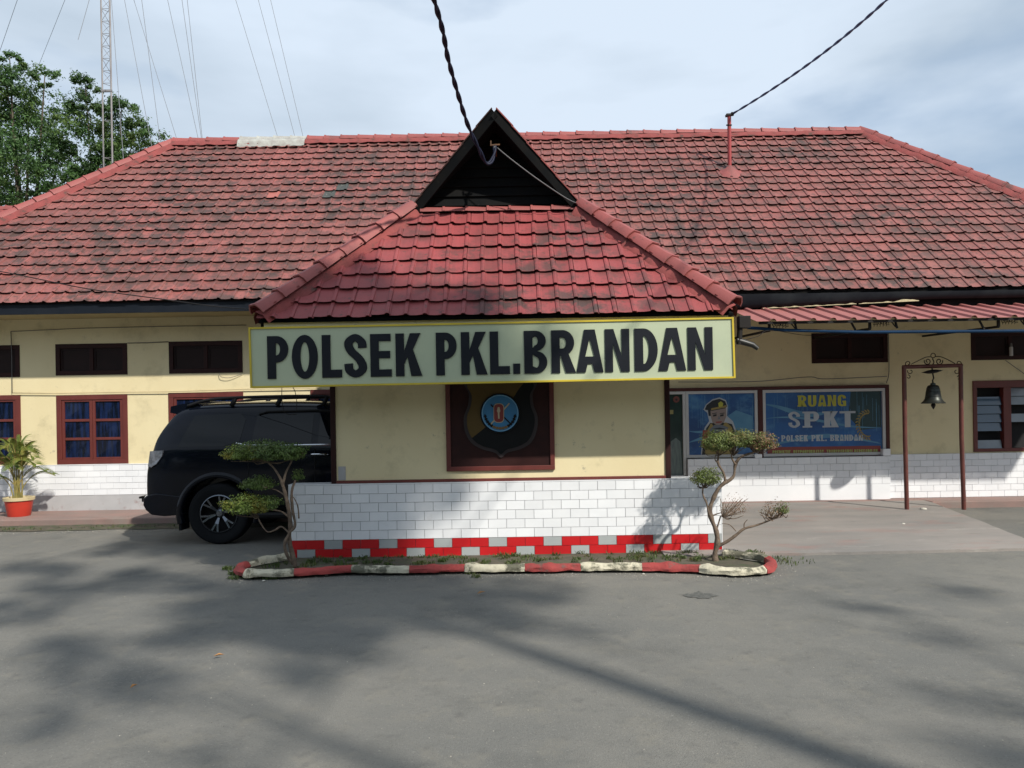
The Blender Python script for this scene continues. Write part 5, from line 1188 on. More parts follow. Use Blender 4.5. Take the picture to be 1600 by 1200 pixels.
def shrub(name, label, limbs, crowns, fork_twigs, Y, base_p):
    t = thing(name, label, 'shrub'); base(t, base_p); tm = MB()
    for r0, r1, pts in limbs: twig(tm, [at(px, py, y) for px, py, y in pts], r0, r1)
    for (px, py), (cx, cy, y, rx, ry, ryd), cnt in fork_twigs:
        o = at(px, py, Y); k = Y / F
        for _ in range(cnt):
            e = at(cx, cy, y) + Vector((uni(-.85, .85) * rx * k, uni(-.8, .8) * ryd, uni(-.7, .6) * ry * k)); mid = o.lerp(e, .5) + Vector((uni(-.03, .03), uni(-.03, .03), uni(-.04, .01))); twig(tm, [o, mid, e], .006, .0025, 5, 3)
    tm.build('trunk', m_bark, t, smooth=True)
    for (cx, cy, y, rx, ry, ryd), nlv, mt, sz in crowns:
        mb = MB(); c = at(cx, cy, y); k = y / F; crown(mb, c, (rx * k, ryd, ry * k), int(nlv * (2.0 if nlv > 300 else 1.4)), sz * 1.05, .30, .40, .55); crown(mb, c, (rx * k * 1.08, ryd * 1.05, ry * k * 1.12), int(nlv * .12), sz * 1.2, .9, .5, .3); mb.build('foliage', mt, t)
    return t
random.seed(11)
yb = 7.82
cL = [(382, 709, yb, 33, 16, .20), (418, 707, yb + .02, 40, 20, .24), (452, 708, yb, 28, 16, .20), (388, 791, yb, 38, 20, .22), (418, 788, yb + .05, 22, 15, .16), (404, 757, yb + .12, 27, 13, .16), (466, 744, yb + .1, 10, 12, .08)]
m_leafG = leafmat('shrub_leaf_dark', (0.10, 0.16, 0.035), (0.07, 0.12, 0.028), (0.13, 0.15, 0.03), 5)
shrub('topiary_shrub', 'cloud-pruned shrub with yellowing flat pads at the left end of the bed', [
    (.026, .016, [(462, 887, yb), (457, 866, yb + .02), (452, 842, yb + .04), (454, 818, yb + .02), (451, 795, yb), (446, 772, yb), (440, 752, yb)]),
    (.017, .012, [(462, 886, yb + .03), (449, 868, yb - .02), (445, 850, yb - .03), (452, 833, yb), (461, 820, yb + .02), (457, 795, yb + .02), (456, 768, yb + .03), (462, 750, yb + .06)]),
    (.011, .006, [(453, 834, yb), (440, 823, yb - .02), (430, 828, yb - .03), (418, 831, yb - .03), (408, 819, yb - .02), (402, 806, yb)]),
    (.013, .008, [(442, 755, yb), (432, 737, yb), (421, 724, yb), (408, 716, yb)]), (.013, .008, [(442, 757, yb), (447, 738, yb + .02), (455, 722, yb + .02), (458, 712, yb)]),
    (.010, .006, [(451, 808, yb), (441, 800, yb), (428, 797, yb), (415, 796, yb)]), (.009, .005, [(447, 775, yb), (432, 766, yb + .05), (415, 762, yb + .1)]),
    (.008, .004, [(467, 810, yb - .05), (465, 790, yb - .05), (458, 776, yb - .03)])],
    [(cL[0], 1500, m_leafL, .024), (cL[1], 2200, m_leafG, .024), (cL[2], 1200, m_leafG, .024), (cL[3], 1900, m_leafL, .024), (cL[4], 700, m_leafG, .023), (cL[5], 900, m_leafG, .022), (cL[6], 220, m_leafG, .022)],
    [((418, 722), cL[0], 7), ((418, 722), cL[1], 6), ((457, 715), cL[2], 6), ((404, 808), cL[3], 7), ((415, 797), cL[4], 4), ((415, 762), cL[5], 4)], yb, gp_(462, 887, .05))
yr = 7.88
cR_ = [(1122, 692, yr, 28, 20, .20), (1155, 688, yr + .03, 30, 18, .22), (1188, 692, yr, 24, 17, .20), (1103, 747, yr - .02, 25, 17, .17)]
dR = [(1148, 792, yr + .05, 24, 22, .15), (1206, 798, yr, 22, 17, .14), (1222, 796, yr, 12, 12, .10)]
shrub('topiary_shrub', 'cloud-pruned shrub with bare twisted limbs at the right end of the bed', [
    (.030, .020, [(1119, 884, yr), (1117, 866, yr), (1121, 848, yr), (1119, 830, yr), (1112, 812, yr), (1109, 796, yr), (1116, 776, yr), (1124, 762, yr), (1135, 752, yr)]),
    (.018, .009, [(1134, 754, yr), (1130, 738, yr), (1122, 724, yr), (1123, 708, yr)]), (.018, .010, [(1134, 754, yr), (1146, 744, yr), (1149, 726, yr + .02), (1158, 714, yr), (1180, 706, yr), (1195, 700, yr)]),
    (.010, .006, [(1149, 726, yr), (1143, 714, yr), (1144, 702, yr)]), (.008, .005, [(1122, 724, yr), (1117, 717, yr), (1120, 708, yr)]),
    (.013, .007, [(1113, 812, yr), (1107, 800, yr - .02), (1104, 786, yr - .03), (1098, 772, yr - .03), (1099, 758, yr - .03)]),
    (.016, .008, [(1122, 853, yr), (1136, 846, yr - .02), (1150, 836, yr - .03), (1163, 826, yr - .03), (1184, 820, yr - .02), (1206, 811, yr), (1222, 800, yr), (1230, 790, yr)]),
    (.007, .004, [(1163, 826, yr - .03), (1163, 818, yr - .03), (1168, 812, yr - .03)]), (.006, .003, [(1150, 830, yr), (1140, 820, yr), (1128, 818, yr)]),
    (.009, .005, [(1113, 806, yr), (1120, 803, yr), (1127, 801, yr - .03)]), (.010, .006, [(1118, 835, yr), (1122, 820, yr + .03), (1126, 806, yr + .04)])],
    [(cR_[0], 1500, m_leafR, .023), (cR_[1], 1350, m_leafR, .023), (cR_[2], 950, m_leafD, .022), (cR_[2], 500, m_leafR, .022), (cR_[3], 900, m_leafR, .022), (dR[0], 170, m_leafD, .016), (dR[1], 190, m_leafD, .018), (dR[2], 200, m_leafR, .02)],
    [((1123, 712), cR_[0], 12), ((1146, 712), cR_[1], 12), ((1180, 706), cR_[2], 16), ((1099, 762), cR_[3], 14), ((1130, 808), dR[0], 22), ((1206, 811), dR[1], 22), ((1222, 802), dR[2], 8)], yr, gp_(1119, 884, .05))

# weeds and grass: blades and small leaves in clumps
def weeds(name, label, spots, h=.05, w=.010):
    mb = MB()
    for (x, y, z, r, n) in spots:
        for _ in range(n):
            a = uni(0, 2 * pi); q = r * sqrt(rnd()); px, py = x + q * cos(a), y + q * sin(a) * .8; b = uni(0, 2 * pi); hh = h * uni(.4, 1.2); l = Vector((cos(b), sin(b), 0)) * hh * uni(.3, 1.0); s = Vector((-sin(b), cos(b), 0)) * w * uni(.5, 1)
            p = Vector((px, py, z)); k = rnd(); mb.add([p - s * .5, p + s * .5, p + l * .5 + s * .5 + Vector((0, 0, hh * .7)), p + l + Vector((0, 0, hh)), p + l * .5 - s * .5 + Vector((0, 0, hh * .7))], [(0, 1, 2, 3, 4)], 0, k)
    return tag(mb.build(name, m_grass), label, 'weeds', kind='stuff')
random.seed(3)
sp1 = [(*gp_(px, py)[:2], 0, r, n) for px, py, r, n in ((372, 897, .10, 150), (395, 902, .12, 200), (425, 903, .10, 150), (358, 890, .07, 70), (445, 899, .06, 60), (365, 905, .06, 40), (736, 896, .07, 70), (745, 902, .05, 30), (700, 893, .04, 15), (1000, 893, .05, 16), (1080, 893, .05, 20), (1150, 897, .10, 70), (1195, 893, .08, 60), (1225, 882, .16, 30), (1250, 878, .16, 16), (1215, 875, .10, 40), (1240, 872, .14, 8), (1120, 897, .06, 35), (560, 893, .04, 14), (640, 892, .05, 14))]
weeds('kerb_weeds', 'green weeds sprouting along the foot of the painted kerb', sp1, .036, .011)
sp2 = []
for k in range(170):
    x = uni(DX0 - .35, DX1 + .40); y = uni(7.86, 8.36) if DX0 < x < DX1 else uni(7.9, 8.3); sp2.append((x, y, .01, .05, 12 if rnd() < .75 else 24))
weeds('bed_weeds', 'low weeds and grass growing on the soil of the bed', sp2, .038, .011)
sp3 = [(uni(-7.6, -3.9), uni(10.72, 10.98), .015, .06, 5) for _ in range(60)]
weeds('path_weeds', 'sparse dry grass along the foot of the left walkway', sp3, .03, .008)

# ================================================================== PALM IN POT
YP = 11.45; pc = at(30, 803, YP); pc.z = .12
pt = thing('plant_pot', 'red tapered plastic pot with cream rim on the left walkway', 'pot'); base(pt, (pc.x, YP, .12))
mb = MB(); mb.lathe([(0, 0), (.145, 0), (.15, .01), (.188, .235), (.17, .235), (.16, .2), (0, .2)], (pc.x, YP, .12), 'Z', 32); mb.build('pot_body', m_pot, pt, smooth=True, angle=50)
mb = MB(); mb.lathe([(.186, .232), (.206, .236), (.208, .28), (.186, .284), (.18, .25)], (pc.x, YP, .12), 'Z', 32); mb.build('rim', m_potrim, pt, smooth=True, angle=50)
mb = MB(); mb.lathe([(0, .245), (.182, .245)], (pc.x, YP, .12), 'Z', 20); mb.build('soil', m_earth, pt)
pm = thing('potted_palm', 'bushy yellow-green areca palm growing in the red pot', 'palm'); base(pm, (pc.x, YP, .36)); RS = .66
random.seed(9)
O = Vector((pc.x, YP, .36)); m_stem = material('palm_stem', (0.30, 0.23, 0.06), (0.18, 0.17, 0.05), scale=12, rough=.6)
fr_specs = [(-150, .62, .80), (-95, .48, .92), (-60, .55, .70), (-20, .50, .62), (5, .60, .50), (20, .66, .42), (60, .50, .80), (100, .45, .85), (140, .60, .70), (180, .62, .62), (200, .62, .45), (-120, .45, .70), (-35, .34, .86), (235, .52, .36), (75, .30, .95), (160, .38, .92), (-75, .30, .60), (-5, .42, .74)]
for a_, reach, hgt in fr_specs:
    a = radians(a_ + uni(-8, 8)); d = Vector((cos(a) * RS, sin(a) * .65 * RS, 0)); b0 = O + Vector((uni(-.05, .05), uni(-.05, .05), 0)); pts = smoothpath([b0, b0 + d * reach * .12 + Vector((0, 0, hgt * .46)), b0 + d * reach * .38 + Vector((0, 0, hgt * .78)), b0 + d * reach * .7 + Vector((0, 0, hgt * .92)), b0 + d * reach * 1.05 + Vector((0, 0, hgt * .86))], 7)
    mb = MB(); mb.tube(pts, [.010 - .008 * i / (len(pts) - 1) for i in range(len(pts))], 5); st_ = mb.build('stem', m_stem, pm)
    lf = MB(); n_ = len(pts)
    for i in range(int(n_ * .42), n_):
        for sub_ in (0, .33, .66):
            p = pts[i].lerp(pts[min(i + 1, n_ - 1)], sub_); dd = (pts[min(i + 1, n_ - 1)] - pts[i - 1]).normalized(); sd2 = dd.cross(Vector((0, 0, 1))).normalized(); ln = .24 * sin(pi * min(.95, (i - n_ * .38) / (n_ * .68)) * .9 + .25)
            for sg_ in (-1, 1):
                e = (dd * .75 + sd2 * sg_ * .75 + Vector((0, 0, .22))).normalized(); m1 = p + e * ln * .5; tip = p + e * ln * .95 + Vector((0, 0, -ln * .22)); w = dd.cross(e).normalized().cross(e).normalized() * .0048
                lf.add([p, m1 - w, tip, m1 + w], [(0, 1, 2, 3)], 0, rnd())
    lf.build('leaflets', m_palm, pm)
# ================================================================== CABLES, POLES, MAST
def cable(name, label, pts, r, mt, cat='cable', sm=8, twist=0):
    p = smoothpath(pts, sm) if len(pts) > 2 else [Vector(q) for q in pts]
    mb = MB()
    if not twist: mb.tube(p, r, 6)
    else:
        for ph in (0, pi):
            L0 = 0; q = []
            for i, c in enumerate(p):
                if i: L0 += (c - p[i - 1]).length
                d = (p[min(i + 1, len(p) - 1)] - p[max(i - 1, 0)]).normalized(); x = d.cross(Vector((0, 1, .2))).normalized(); y = d.cross(x)
                a = L0 * 2 * pi / twist + ph; q.append(c + (x * cos(a) + y * sin(a)) * r * .8)
            mb.tube(q, r, 6)
    o = mb.build(name, mt, smooth=True); return tag(o, label, cat)
YH = 8.98
pA = [at(773, 228, YH), at(772, 242, YH - .02), at(766, 254, YH - .06), at(758, 253, YH - .1), at(748, 232, YH - .25), at(729, 190, 8.45), at(702, 100, 7.6), at(678, 0, 6.7)]
d_ = pA[-1] - pA[-2]; far = pA[-1] + Vector((-1.0, -9.6, 1.9))
pA += [pA[-1] + Vector((-.32, -2.6, .36)), far]
cable('service_cable', 'thick twisted blue-black cable dropping to the peak of the gablet', pA, .0145, m_cable, sm=30, twist=.42)
UP = far.copy()
def upole(x, y, h, label):
    t = thing('utility_pole', label, 'pole'); base(t, (x, y, 0)); mb = MB(); mb.tube([(x, y, 0), (x, y, h)], [.13, .09], 12); mb.build('shaft', m_steel, t, smooth=True)
    mb = MB(); mb.bar((x - .5, y, h - .3), (x + .5, y, h - .3), .07); mb.build('cross_arm', m_iron, t)
upole(UP.x, UP.y - .1, UP.z + .2, 'grey steel utility pole in front of the station that carries the twisted cable')
# hook on the gable
hk = thing('cable_hook', 'small rusty bracket holding the cable under the gablet peak', 'bracket'); a = at(766, 227, YH); b_ = at(781, 226, YH); base(hk, (a.x, YH, a.z))
mb = MB(); mb.bar(a, b_, .02, .015); mb.bar(at(767, 220, YH), at(767, 227, YH), .014); mb.bar((b_.x - .05, YH, b_.z), (b_.x - .05, PG + .07, b_.z), .02); mb.build('hook_bar', material('rusty_iron', (0.16, 0.075, 0.03), (0.08, 0.04, 0.02), scale=20, rough=.8), hk)
mb = MB(); mb.lathe([(0, -.02), (.018, -.015), (.02, .01), (0, .015)], (b_.x - .06, YH, b_.z - .03), 'Z', 10); mb.build('insulator', m_gcab, hk)
cable('grey_cable', 'thin grey cable sagging from the gablet hook to its lower right corner', [at(777, 231, YH), at(800, 250, 8.95), at(840, 280, 8.98), at(885, 310, 9.12), at(905, 319, 9.3)], .007, m_gcab)
cable('roof_cable', 'thin dark cable crossing low over the left tiles to the porch corner', [at(-160, 398, 9.6), at(0, 424, 9.3), at(130, 450, 9.0), at(250, 467, 8.7), at(340, 479, 8.3), at(400, 483, 7.95)], .006, m_iron)
# red service mast on the roof
sx_, sy_ = at(1140, 268, 13.86), None
yM = 13.86; zM = EZ + (yM - EY) * math.tan(ang); xM = sx_.x; top = at(1138.5, 180, yM)
sm_t = thing('service_mast', 'slim red pipe mast standing on the right half of the tiled roof', 'mast'); base(sm_t, (xM, yM, zM))
mb = MB(); mb.tube([(xM, yM, zM - .1), (top.x + .01, yM, top.z)], .034, 12); mb.build('pipe', material('glossy_red_paint', (0.33, 0.035, 0.035), (0.27, 0.03, 0.03), rough=.4), sm_t, smooth=True, angle=60)
mb = MB(); vs = []
for k in range(16):
    a = 2 * pi * k / 16; q = mnoise.noise(Vector((cos(a) * 2, sin(a) * 2, 3)))
    r = .20 + .06 * q; x, y = xM + r * cos(a), yM - .06 + r * sin(a) * .8; vs.append((x, y, EZ + (y - EY) * math.tan(ang) + .045))
for k in range(16):
    a = 2 * pi * k / 16; vs.append((xM + .09 * cos(a), yM + .08 * sin(a) - .02, zM + .06))
for k in range(16):
    a = 2 * pi * k / 16; vs.append((xM + .036 * cos(a), yM + .036 * sin(a), zM + .12))
mb.add(vs, [(r_ * 16 + k, r_ * 16 + (k + 1) % 16, (r_ + 1) * 16 + (k + 1) % 16, (r_ + 1) * 16 + k) for r_ in (0, 1) for k in range(16)]); mb.build('mortar_cone', m_cap, sm_t, smooth=True)
mb = MB(); mb.box(top.x - .05, top.x + .04, yM - .05, yM + .05, top.z - .02, top.z + .015); mb.lathe([(0, -.04), (.03, -.03), (.035, .0), (.02, .03), (0, .035)], (top.x + .055, yM - .03, top.z + .01), 'Z', 12); mb.build('insulator', m_iron, sm_t)
mb = MB(); mb.bar((top.x - .055, yM - .03, top.z - .19), (top.x + .045, yM - .03, top.z - .19), .02, .02); mb.build('clamp', m_iron, sm_t)
q1 = at(1385, 0, 9.6); q0 = at(1146, 177, yM - .05); qm = at(1262, 101, 11.75); qc = (q1 - q0 - (qm - q0) * 2) * 2; qb = q1 - q0 - qc
qc2 = Vector((qc.x, qc.y, abs(qc.z))); pB = [q0 + qb * t + qc * t * t for t in [k / 14 * 1.6 for k in range(15)]]; d_ = pB[-1] - pB[-2]; pB += [pB[-1] + d_ * k for k in (3, 6, 10, 14, 18)]
cable('overhead_cable', 'twisted blue overhead cable rising from the red roof mast to the upper right', pB, .0115, material('blue_cable', (0.03, 0.06, 0.16), rough=.5), sm=14, twist=.6)
upole(pB[-1].x, pB[-1].y - .1, pB[-1].z + .3, 'shorter steel utility pole behind the viewer that carries the blue cable')
# cables on walls
cable('wall_conduit', 'thin cable running down and along the left wall beside the first window', [at(17, 518, WF - .02), at(18.5, 560, WF - .02), at(19, 614, WF - .02)], .006, m_gcab, sm=1)
cable('wall_conduit', 'thin cable clipped along the left wall above the windows and under the shutters', [at(20, 614, WF - .035), at(88, 614.5, WF - .035), at(200, 612.5, WF - .035), at(262, 612, WF - .035), at(382, 608, WF - .035), at(500, 606, WF - .035)], .007, m_potrim, sm=1)
cable('wall_conduit', 'thin cable stapled high on the left wall just under the soffit', [at(17, 518, WF - .02), at(125, 513, WF - .02), at(250, 510, WF - .02), at(385, 508, WF - .02)], .005, m_gcab, sm=1)
cable('wall_conduit', 'thin cable joining the two dark shutters of the left wing', [at(199, 536, WF - .02), at(230, 535.5, WF - .02), at(263, 534, WF - .02)], .006, m_gcab, sm=1)
cable('loose_wire', 'short loose wire drooping below the right-hand shutter of the left wing', [at(342, 583, WF - .02), at(346, 589, WF - .04), at(360, 590, WF - .04), at(379, 584, WF - .02)], .004, m_gcab)
cable('wall_conduit', 'sagging grey cable above the blue printed office window', [at(1060, 597, WF - .06), at(1180, 596, WF - .06), at(1262, 589, WF - .06), at(1290, 592, WF - .06), at(1386, 588, WF - .06)], .006, m_gcab)
cable('wall_conduit', 'cable dropping beside the dark shutter to the office window corner', [at(1388, 520, WF - .03), at(1389, 580, WF - .03), at(1385, 598, WF - .05)], .006, m_gcab)
cable('hanging_wire', 'dark wire hanging straight down under the left end of the sign', [at(440.5, 603, 8.1), at(440.5, 622, 8.1), at(443, 640, 8.1), at(449, 647, 8.1), at(464, 647, 8.1)], .004, m_iron)
cable('hanging_wire', 'curved dark wire hanging under the left end of the sign', [at(456, 602, 8.05), at(461, 612, 8.05), at(463.5, 625, 8.05), at(463.5, 643, 8.05)], .004, m_iron)
cable('wall_conduit', 'thin wire slanting down the wall at the far right', [at(1571, 563, WF - .03), at(1585, 573, WF - .03), at(1602, 585, WF - .03), at(1620, 598, WF - .03)], .005, m_gcab)
cable('sagging_wire', 'thin wire looping from the black drain pipe to the awning bracket', [at(1164, 531, 9.2), at(1185, 525, 9.5), at(1205, 516, 10.0), at(1262, 524, 11.9), at(1340, 523, 11.9)], .004, m_iron)
lb = thing('wall_lamp', 'small white tube lamp in front of the dark vent window at the far right', 'lamp'); c = at(1580, 556, WF - .08); base(lb, tuple(c))
mb = MB(); mb.lathe([(0, 0), (.025, 0), (.026, .13), (.02, .14)], c, 'Z', 14); mb.build('tube', m_alu, lb, smooth=True, angle=50); mb = MB(); mb.lathe([(.018, .138), (.018, .18), (.01, .20), (0, .2)], c, 'Z', 12); mb.build('socket', m_gcab, lb, smooth=True, angle=50); mb = MB(); mb.bar((c.x, c.y, c.z + .16), (c.x, WF, c.z + .16), .015); mb.build('arm', m_iron, lb)

# ================================================================== RADIO MAST
YMm = 26.0; rm = thing('radio_mast', 'slender guyed lattice radio mast rising behind the left end of the roof', 'mast')
mx0, mx1 = at(161, 200, YMm).x, at(174.5, 200, YMm).x; mw = mx1 - mx0; HT = 34.0; base(rm, ((mx0 + mx1) / 2, YMm, 0))
lean = -sR * 0.0
legs = [(mx0, YMm), (mx1, YMm), ((mx0 + mx1) / 2 + .03, YMm + mw * .87)]
for x, y in legs: mb = MB(); mb.tube([(x, y, 0), (x, y, HT)], .022 if y > YMm else .026, 6); mb.build('leg', m_steel, rm)
mb = MB(); h = 10.4 if False else .42; z = .2; k = 0
zc = at(167, 142, YMm).z
while z < HT:
    for i in range(3):
        a, b_ = legs[i], legs[(i + 1) % 3]
        if z > zc or k % 3 == 0: mb.bar((a[0], a[1], z), (b_[0], b_[1], z), .012)
        if z > zc: mb.bar((a[0], a[1], z), (b_[0], b_[1], z + h), .010) if k % 2 else mb.bar((b_[0], b_[1], z), (a[0], a[1], z + h), .010)
    z += h; k += 1
mb.bar((mx0 - .03, YMm, zc), (mx1 + .03, YMm, zc), .07); tag(mb.build('lattice', m_steel, rm), kind='stuff')
guys = [((195, 0), (228, 175)), ((210, 0), (280, 224)), ((222, 0), (247, 190)), ((263, 0), (312, 222)), ((285, 0), (316, 222)), ((293, 0), (317, 222)), ((370, 0), (437, 220)), ((405, 0), (463, 218)), ((424, 0), (475, 216)), ((175, 10), (188, 180)), ((101, 0), (64, 92)), ((26, 0), (-12, 110)), ((138, 0), (122, 62))]
for (xa, ya), (xb, yb_) in guys:
    m_s = (xb - xa) / (yb_ - ya); yt = ya + (167.5 - xa) / m_s if abs(m_s) > .02 else ya - 300
    if yt < -1300: yt = -1300
    A = at(167.5, yt, YMm + .1); B = at(xb, yb_, 33.0 if xb < 90 else 24.3)
    if (xa, ya) == (138, 0): E = B; 
    else: E = A + (B - A) * ((A.z - 0.0) / (A.z - B.z)) if A.z > B.z else B
    mid = A.lerp(E, .5) + Vector((0, 0, -.12))
    mb = MB(); mb.tube(smoothpath([A, mid, E], 8), .0085, 4); mb.build('guy_wire', m_wirec, rm)

# ================================================================== TREES
def branches(mb, o, tips, r0, r1):
    for t in tips:
        mid = o.lerp(t, .5) + Vector((uni(-.3, .3), uni(-.3, .3), uni(.0, .4))); twig(mb, [o, mid, t], r0, r1, 7, 5)
random.seed(17)
def tree(label, bx, by, fork_z, r, blobs, nleaf, size, mt, dens=1.0, group=None, fork=None, mt_b=None):
    t = thing('broadleaf_tree', label, 'tree', group); base(t, (bx, by, 0)); tm = MB(); f = Vector(fork) if fork else Vector((bx, by, fork_z))
    twig(tm, [(bx, by, -.2), ((bx + f.x) / 2 + .1, (by + f.y) / 2, f.z * .5), f], r, r * .62, 10, 5)
    branches(tm, f, [Vector(b[0]) for b in blobs], r * .34, r * .05); tm.build('trunk', mt_b or m_bark2, t, smooth=True)
    tot = sum(b[1] ** 2 for b in blobs)
    for c, rr_ in blobs:
        mb = MB(); n_ = int(nleaf * rr_ * rr_ / tot)
        # each bough: several leaf clusters so that gaps and clumps show
        nc = max(8, int(rr_ * rr_ * 30 * dens)); c = Vector(c)
        for _ in range(nc):
            d = Vector((random.gauss(0, 1), random.gauss(0, 1), random.gauss(0, .8))).normalized() * rr_ * rnd() ** .45
            cc_ = c + d; q = uni(.14, .42) * min(1.3, max(.7, rr_)); crown(mb, cc_, (q * 1.25, q * 1.25, q * .85), max(4, n_ // nc), size, .0, .2, .7, .38)
        mb.build('foliage', mt, t)
    return t
YT = 28.5
def B(px, py, r, y=YT): return (at(px, py, y), r * y / F)
tree('tall dark green tree standing behind the roof left of the radio mast', at(40, 300, YT).x, YT, 5.0, .3,
     [B(10, 130, 42), B(-50, 170, 70), B(45, 180, 52, 29), B(70, 118, 24, 28), B(15, 90, 22), B(-30, 250, 80, 29.4), B(45, 260, 62, 27.8), B(100, 220, 48), B(95, 290, 46, 28.1), B(10, 310, 40), B(-90, 110, 60)], 44000, .14, m_leafT, 1.0)
tree('lighter green tree behind the roof just right of the radio mast', at(170, 300, 29.0).x, 29.0, 4.5, .25,
     [B(138, 170, 34, 29), B(133, 128, 19, 29), B(165, 205, 40, 29), B(190, 165, 20, 29), B(215, 195, 15, 29), B(222, 224, 34, 29), B(160, 255, 45, 29), B(198, 248, 36, 29), B(135, 290, 40, 29)], 22000, .13, leafmat('tree_leaf_light', (0.07, 0.15, 0.036), (0.05, 0.105, 0.028), (0.15, 0.21, 0.05), .9, .35), 1.0)
# shade trees behind the viewer: they throw the soft patches on the yard and the porch
SD = Vector((SX, SY, SZ))
def over(px, py, h, z=0.0, Y=None):
    """where a bough must hang, h metres up, to shade the spot seen at a photo position"""
    g_ = gp_(px, py) if Y is None else at(px, py, Y)
    return g_ + SD * ((h - g_.z) / SZ)
bl1 = [(over(560, 700, 9.6, Y=8.4), .95), (over(500, 780, 10.2, Y=8.4), .9), (over(640, 800, 9.2, Y=8.4), .55), (over(470, 560, 9.0, Y=7.8), .8), (over(620, 560, 9.4, Y=7.8), .8), (over(720, 700, 9.9, Y=8.4), .45),
       (over(430, 850, 9.2), 1.15), (over(330, 780, 9.8, Y=9.4), 1.0), (over(400, 700, 10.3, Y=9.4), .9), (over(560, 905, 9.0), .95), (over(380, 925, 9.4), .95), (over(540, 950, 8.8), .8), (over(680, 925, 9.1), .8), (over(820, 925, 9.3), .5), (over(400, 975, 8.6), .55), (over(180, 860, 9.6), .55), (over(90, 890, 9.0), .45),
       (over(500, 1000, 8.5), .45), (over(480, 1050, 8.2), .22), (over(780, 965, 9.5), .28), (over(250, 900, 9.6), .5), (over(110, 915, 9.2), .4)]
base_t = gp_(1300, 1204) + Vector((.86, -1, 0)) * 5.3
tip_t = over(660, 962, 8.6)
tree('broad shade tree standing across the yard behind the viewer', base_t.x, base_t.y, 8.4, .145, bl1, 32000, .15, m_leafT, 1.1, fork=tip_t)
bl2 = [(over(90, 1010, 7.6), .30), (over(20, 960, 8.0), .4), (over(200, 1075, 7.2), .3), (over(60, 1120, 7.4), .25), (over(330, 1190, 7.0), .16), (over(1480, 1000, 7.5), .2), (over(1500, 925, 8.0), .22), (over(1370, 950, 7.8), .16), (over(900, 985, 8.0), .16), (over(1560, 1100, 7.2), .22), (over(1600, 1180, 7.0), .3), (over(120, 1040, 7.6), .3), (over(250, 1000, 7.9), .25)]
tree('thin-crowned tree beside the yard behind the viewer', 7.5, -4.2, 5.0, .12, bl2, 2000, .13, m_leafT, .9)

# unseen wooded edge added behind the viewer to cut low sky light and darken reflections
random.seed(23); mb = MB()
for k in range(520):
    x = uni(-34, 34); y = uni(-27, -18); h = uni(.5, 9.5) * (1 - .25 * abs(mnoise.noise(Vector((x * .15, 0, 0))))); c = Vector((x, y, h)); 
    for _ in range(26): leaf(mb, c + Vector((random.gauss(0, .8), random.gauss(0, .8), random.gauss(0, .6))), Vector((uni(-1, 1), uni(.2, 1), uni(-.2, 1))), .75, asp=.8)
tag(mb.build('unseen_wood', m_leafT), 'dense unseen wooded edge behind the viewer, added to cut low sky light', 'wood', kind='stuff')
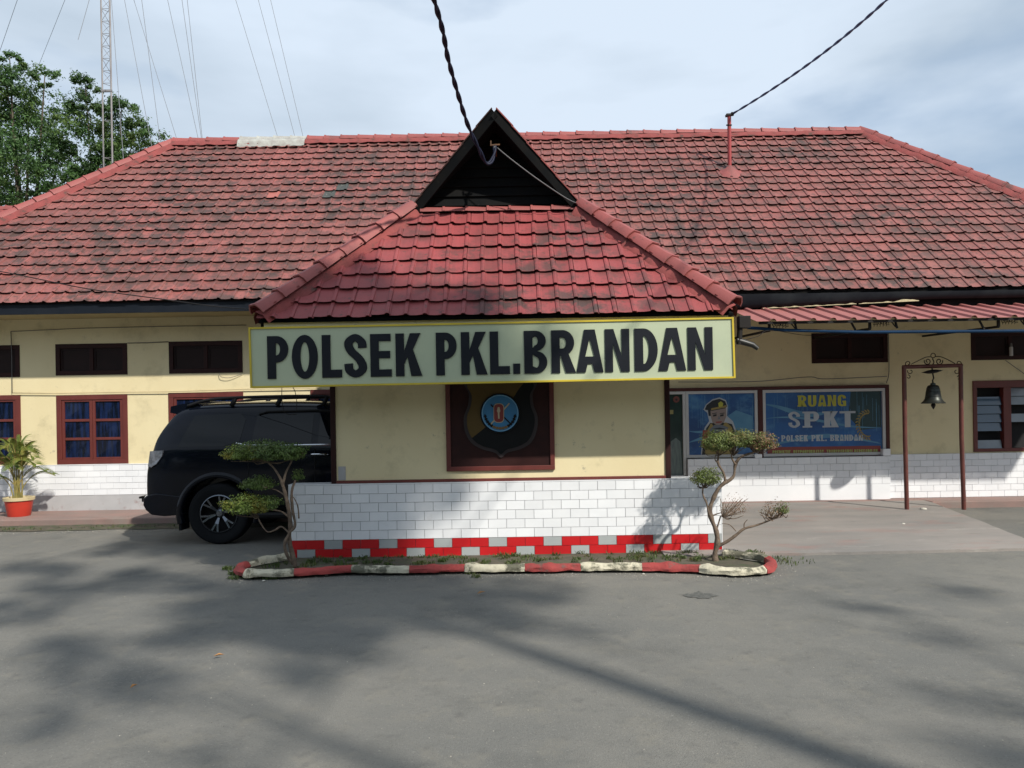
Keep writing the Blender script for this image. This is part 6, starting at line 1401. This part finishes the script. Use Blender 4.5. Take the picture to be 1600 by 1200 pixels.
# ================================================================== LITTER
random.seed(4)
def litter(px, py, s, label, mt):
    p = gp_(px, py); mb = MB(); a = uni(0, pi); c_, s_ = cos(a) * s, sin(a) * s; z = .02
    mb.add([(p.x - c_, p.y - s_, z), (p.x + s_ * .35, p.y - c_ * .35, z + .012), (p.x + c_, p.y + s_, z + .004), (p.x - s_ * .35, p.y + c_ * .35, z + .014)], [(0, 1, 2), (0, 2, 3)])
    o = tag(mb.build('dry_leaf', mt), label, 'leaf', 'dry leaves lying on the asphalt'); return o
m_dl = material('dry_leaf', (0.35, 0.17, 0.06), (0.25, 0.13, 0.05), rough=.8); m_pl = material('pale_litter', (0.5, 0.48, 0.42), rough=.8)
litter(752, 930, .05, 'orange dry leaf on the asphalt just in front of the painted kerb', m_dl); litter(342, 1029, .035, 'dry leaf in the middle of the left foreground asphalt', m_dl); litter(209, 1078, .03, 'small dry leaf lowest on the left foreground asphalt', m_dl)

def pebble(px, py, s, z, label):
    p = gp_(px, py, z); mb = MB(); mb.lathe([(0, -.3), (.8, -.1), (1, .2), (.7, .6), (0, .75)], (0, 0, 0), 'Z', 7); mb.v = [(p.x + x * s * (1 + .3 * mnoise.noise(Vector((x * 3, y * 3, px)))), p.y + y * s * .8, z + zz_ * s * .7) for x, y, zz_ in mb.v]
    return tag(mb.build('stone', m_pl, smooth=True), label, 'stone')
pebble(1443, 796, .05, .075, 'white lump of mortar on the concrete beside the left leg of the bell stand'); pebble(1411, 819, .03, .05, 'small white stone on the concrete in front of the bell stand')
pebble(412, 908, .02, .0, 'small white stone in the weeds at the left end of the kerb'); pebble(510, 899, .018, 0, 'small pale stone below the first red length of kerb'); pebble(1005, 897, .016, 0, 'pale pebble at the foot of the kerb right of its middle')
# grit and small stone chips lying on the asphalt, thickest along the kerb
random.seed(8); gb = MB()
def chip(x, y, s):
    a = uni(0, 6.28); z = .012 * mnoise.noise(Vector((x * 0.35, y * 0.35, 0))) - .004
    q = [(x + s * cos(a + t) * uni(.6, 1), y + s * sin(a + t) * uni(.6, 1), z) for t in (0, 1.7, 3.3, 4.8)]
    gb.add(q + [(x, y, z + s * uni(.4, .8))], [(0, 1, 4), (1, 2, 4), (2, 3, 4), (3, 0, 4)], 0, rnd())
for _ in range(1500):
    p = random.choice(sp_[30:260]); chip(p.x + random.gauss(0, .12), p.y - abs(random.gauss(.06, .12)), uni(.003, .010))
for _ in range(1700):
    x, y = uni(-5, 5.5), uni(3.2, 8.2); 
    if y < 7.4 or abs(x) > 2.9: chip(x, y, uni(.002, .006))
for _ in range(500): chip(uni(-8, -3.9), uni(10.5, 10.95), uni(.004, .012))
tag(gb.build('grit', material('grit_stone', (0.30, 0.28, 0.24), (0.12, 0.11, 0.10), scale=30, rough=.9, rvar=.5)), 'loose grit scattered over the asphalt and along the kerb', 'gravel', kind='stuff')
settle()
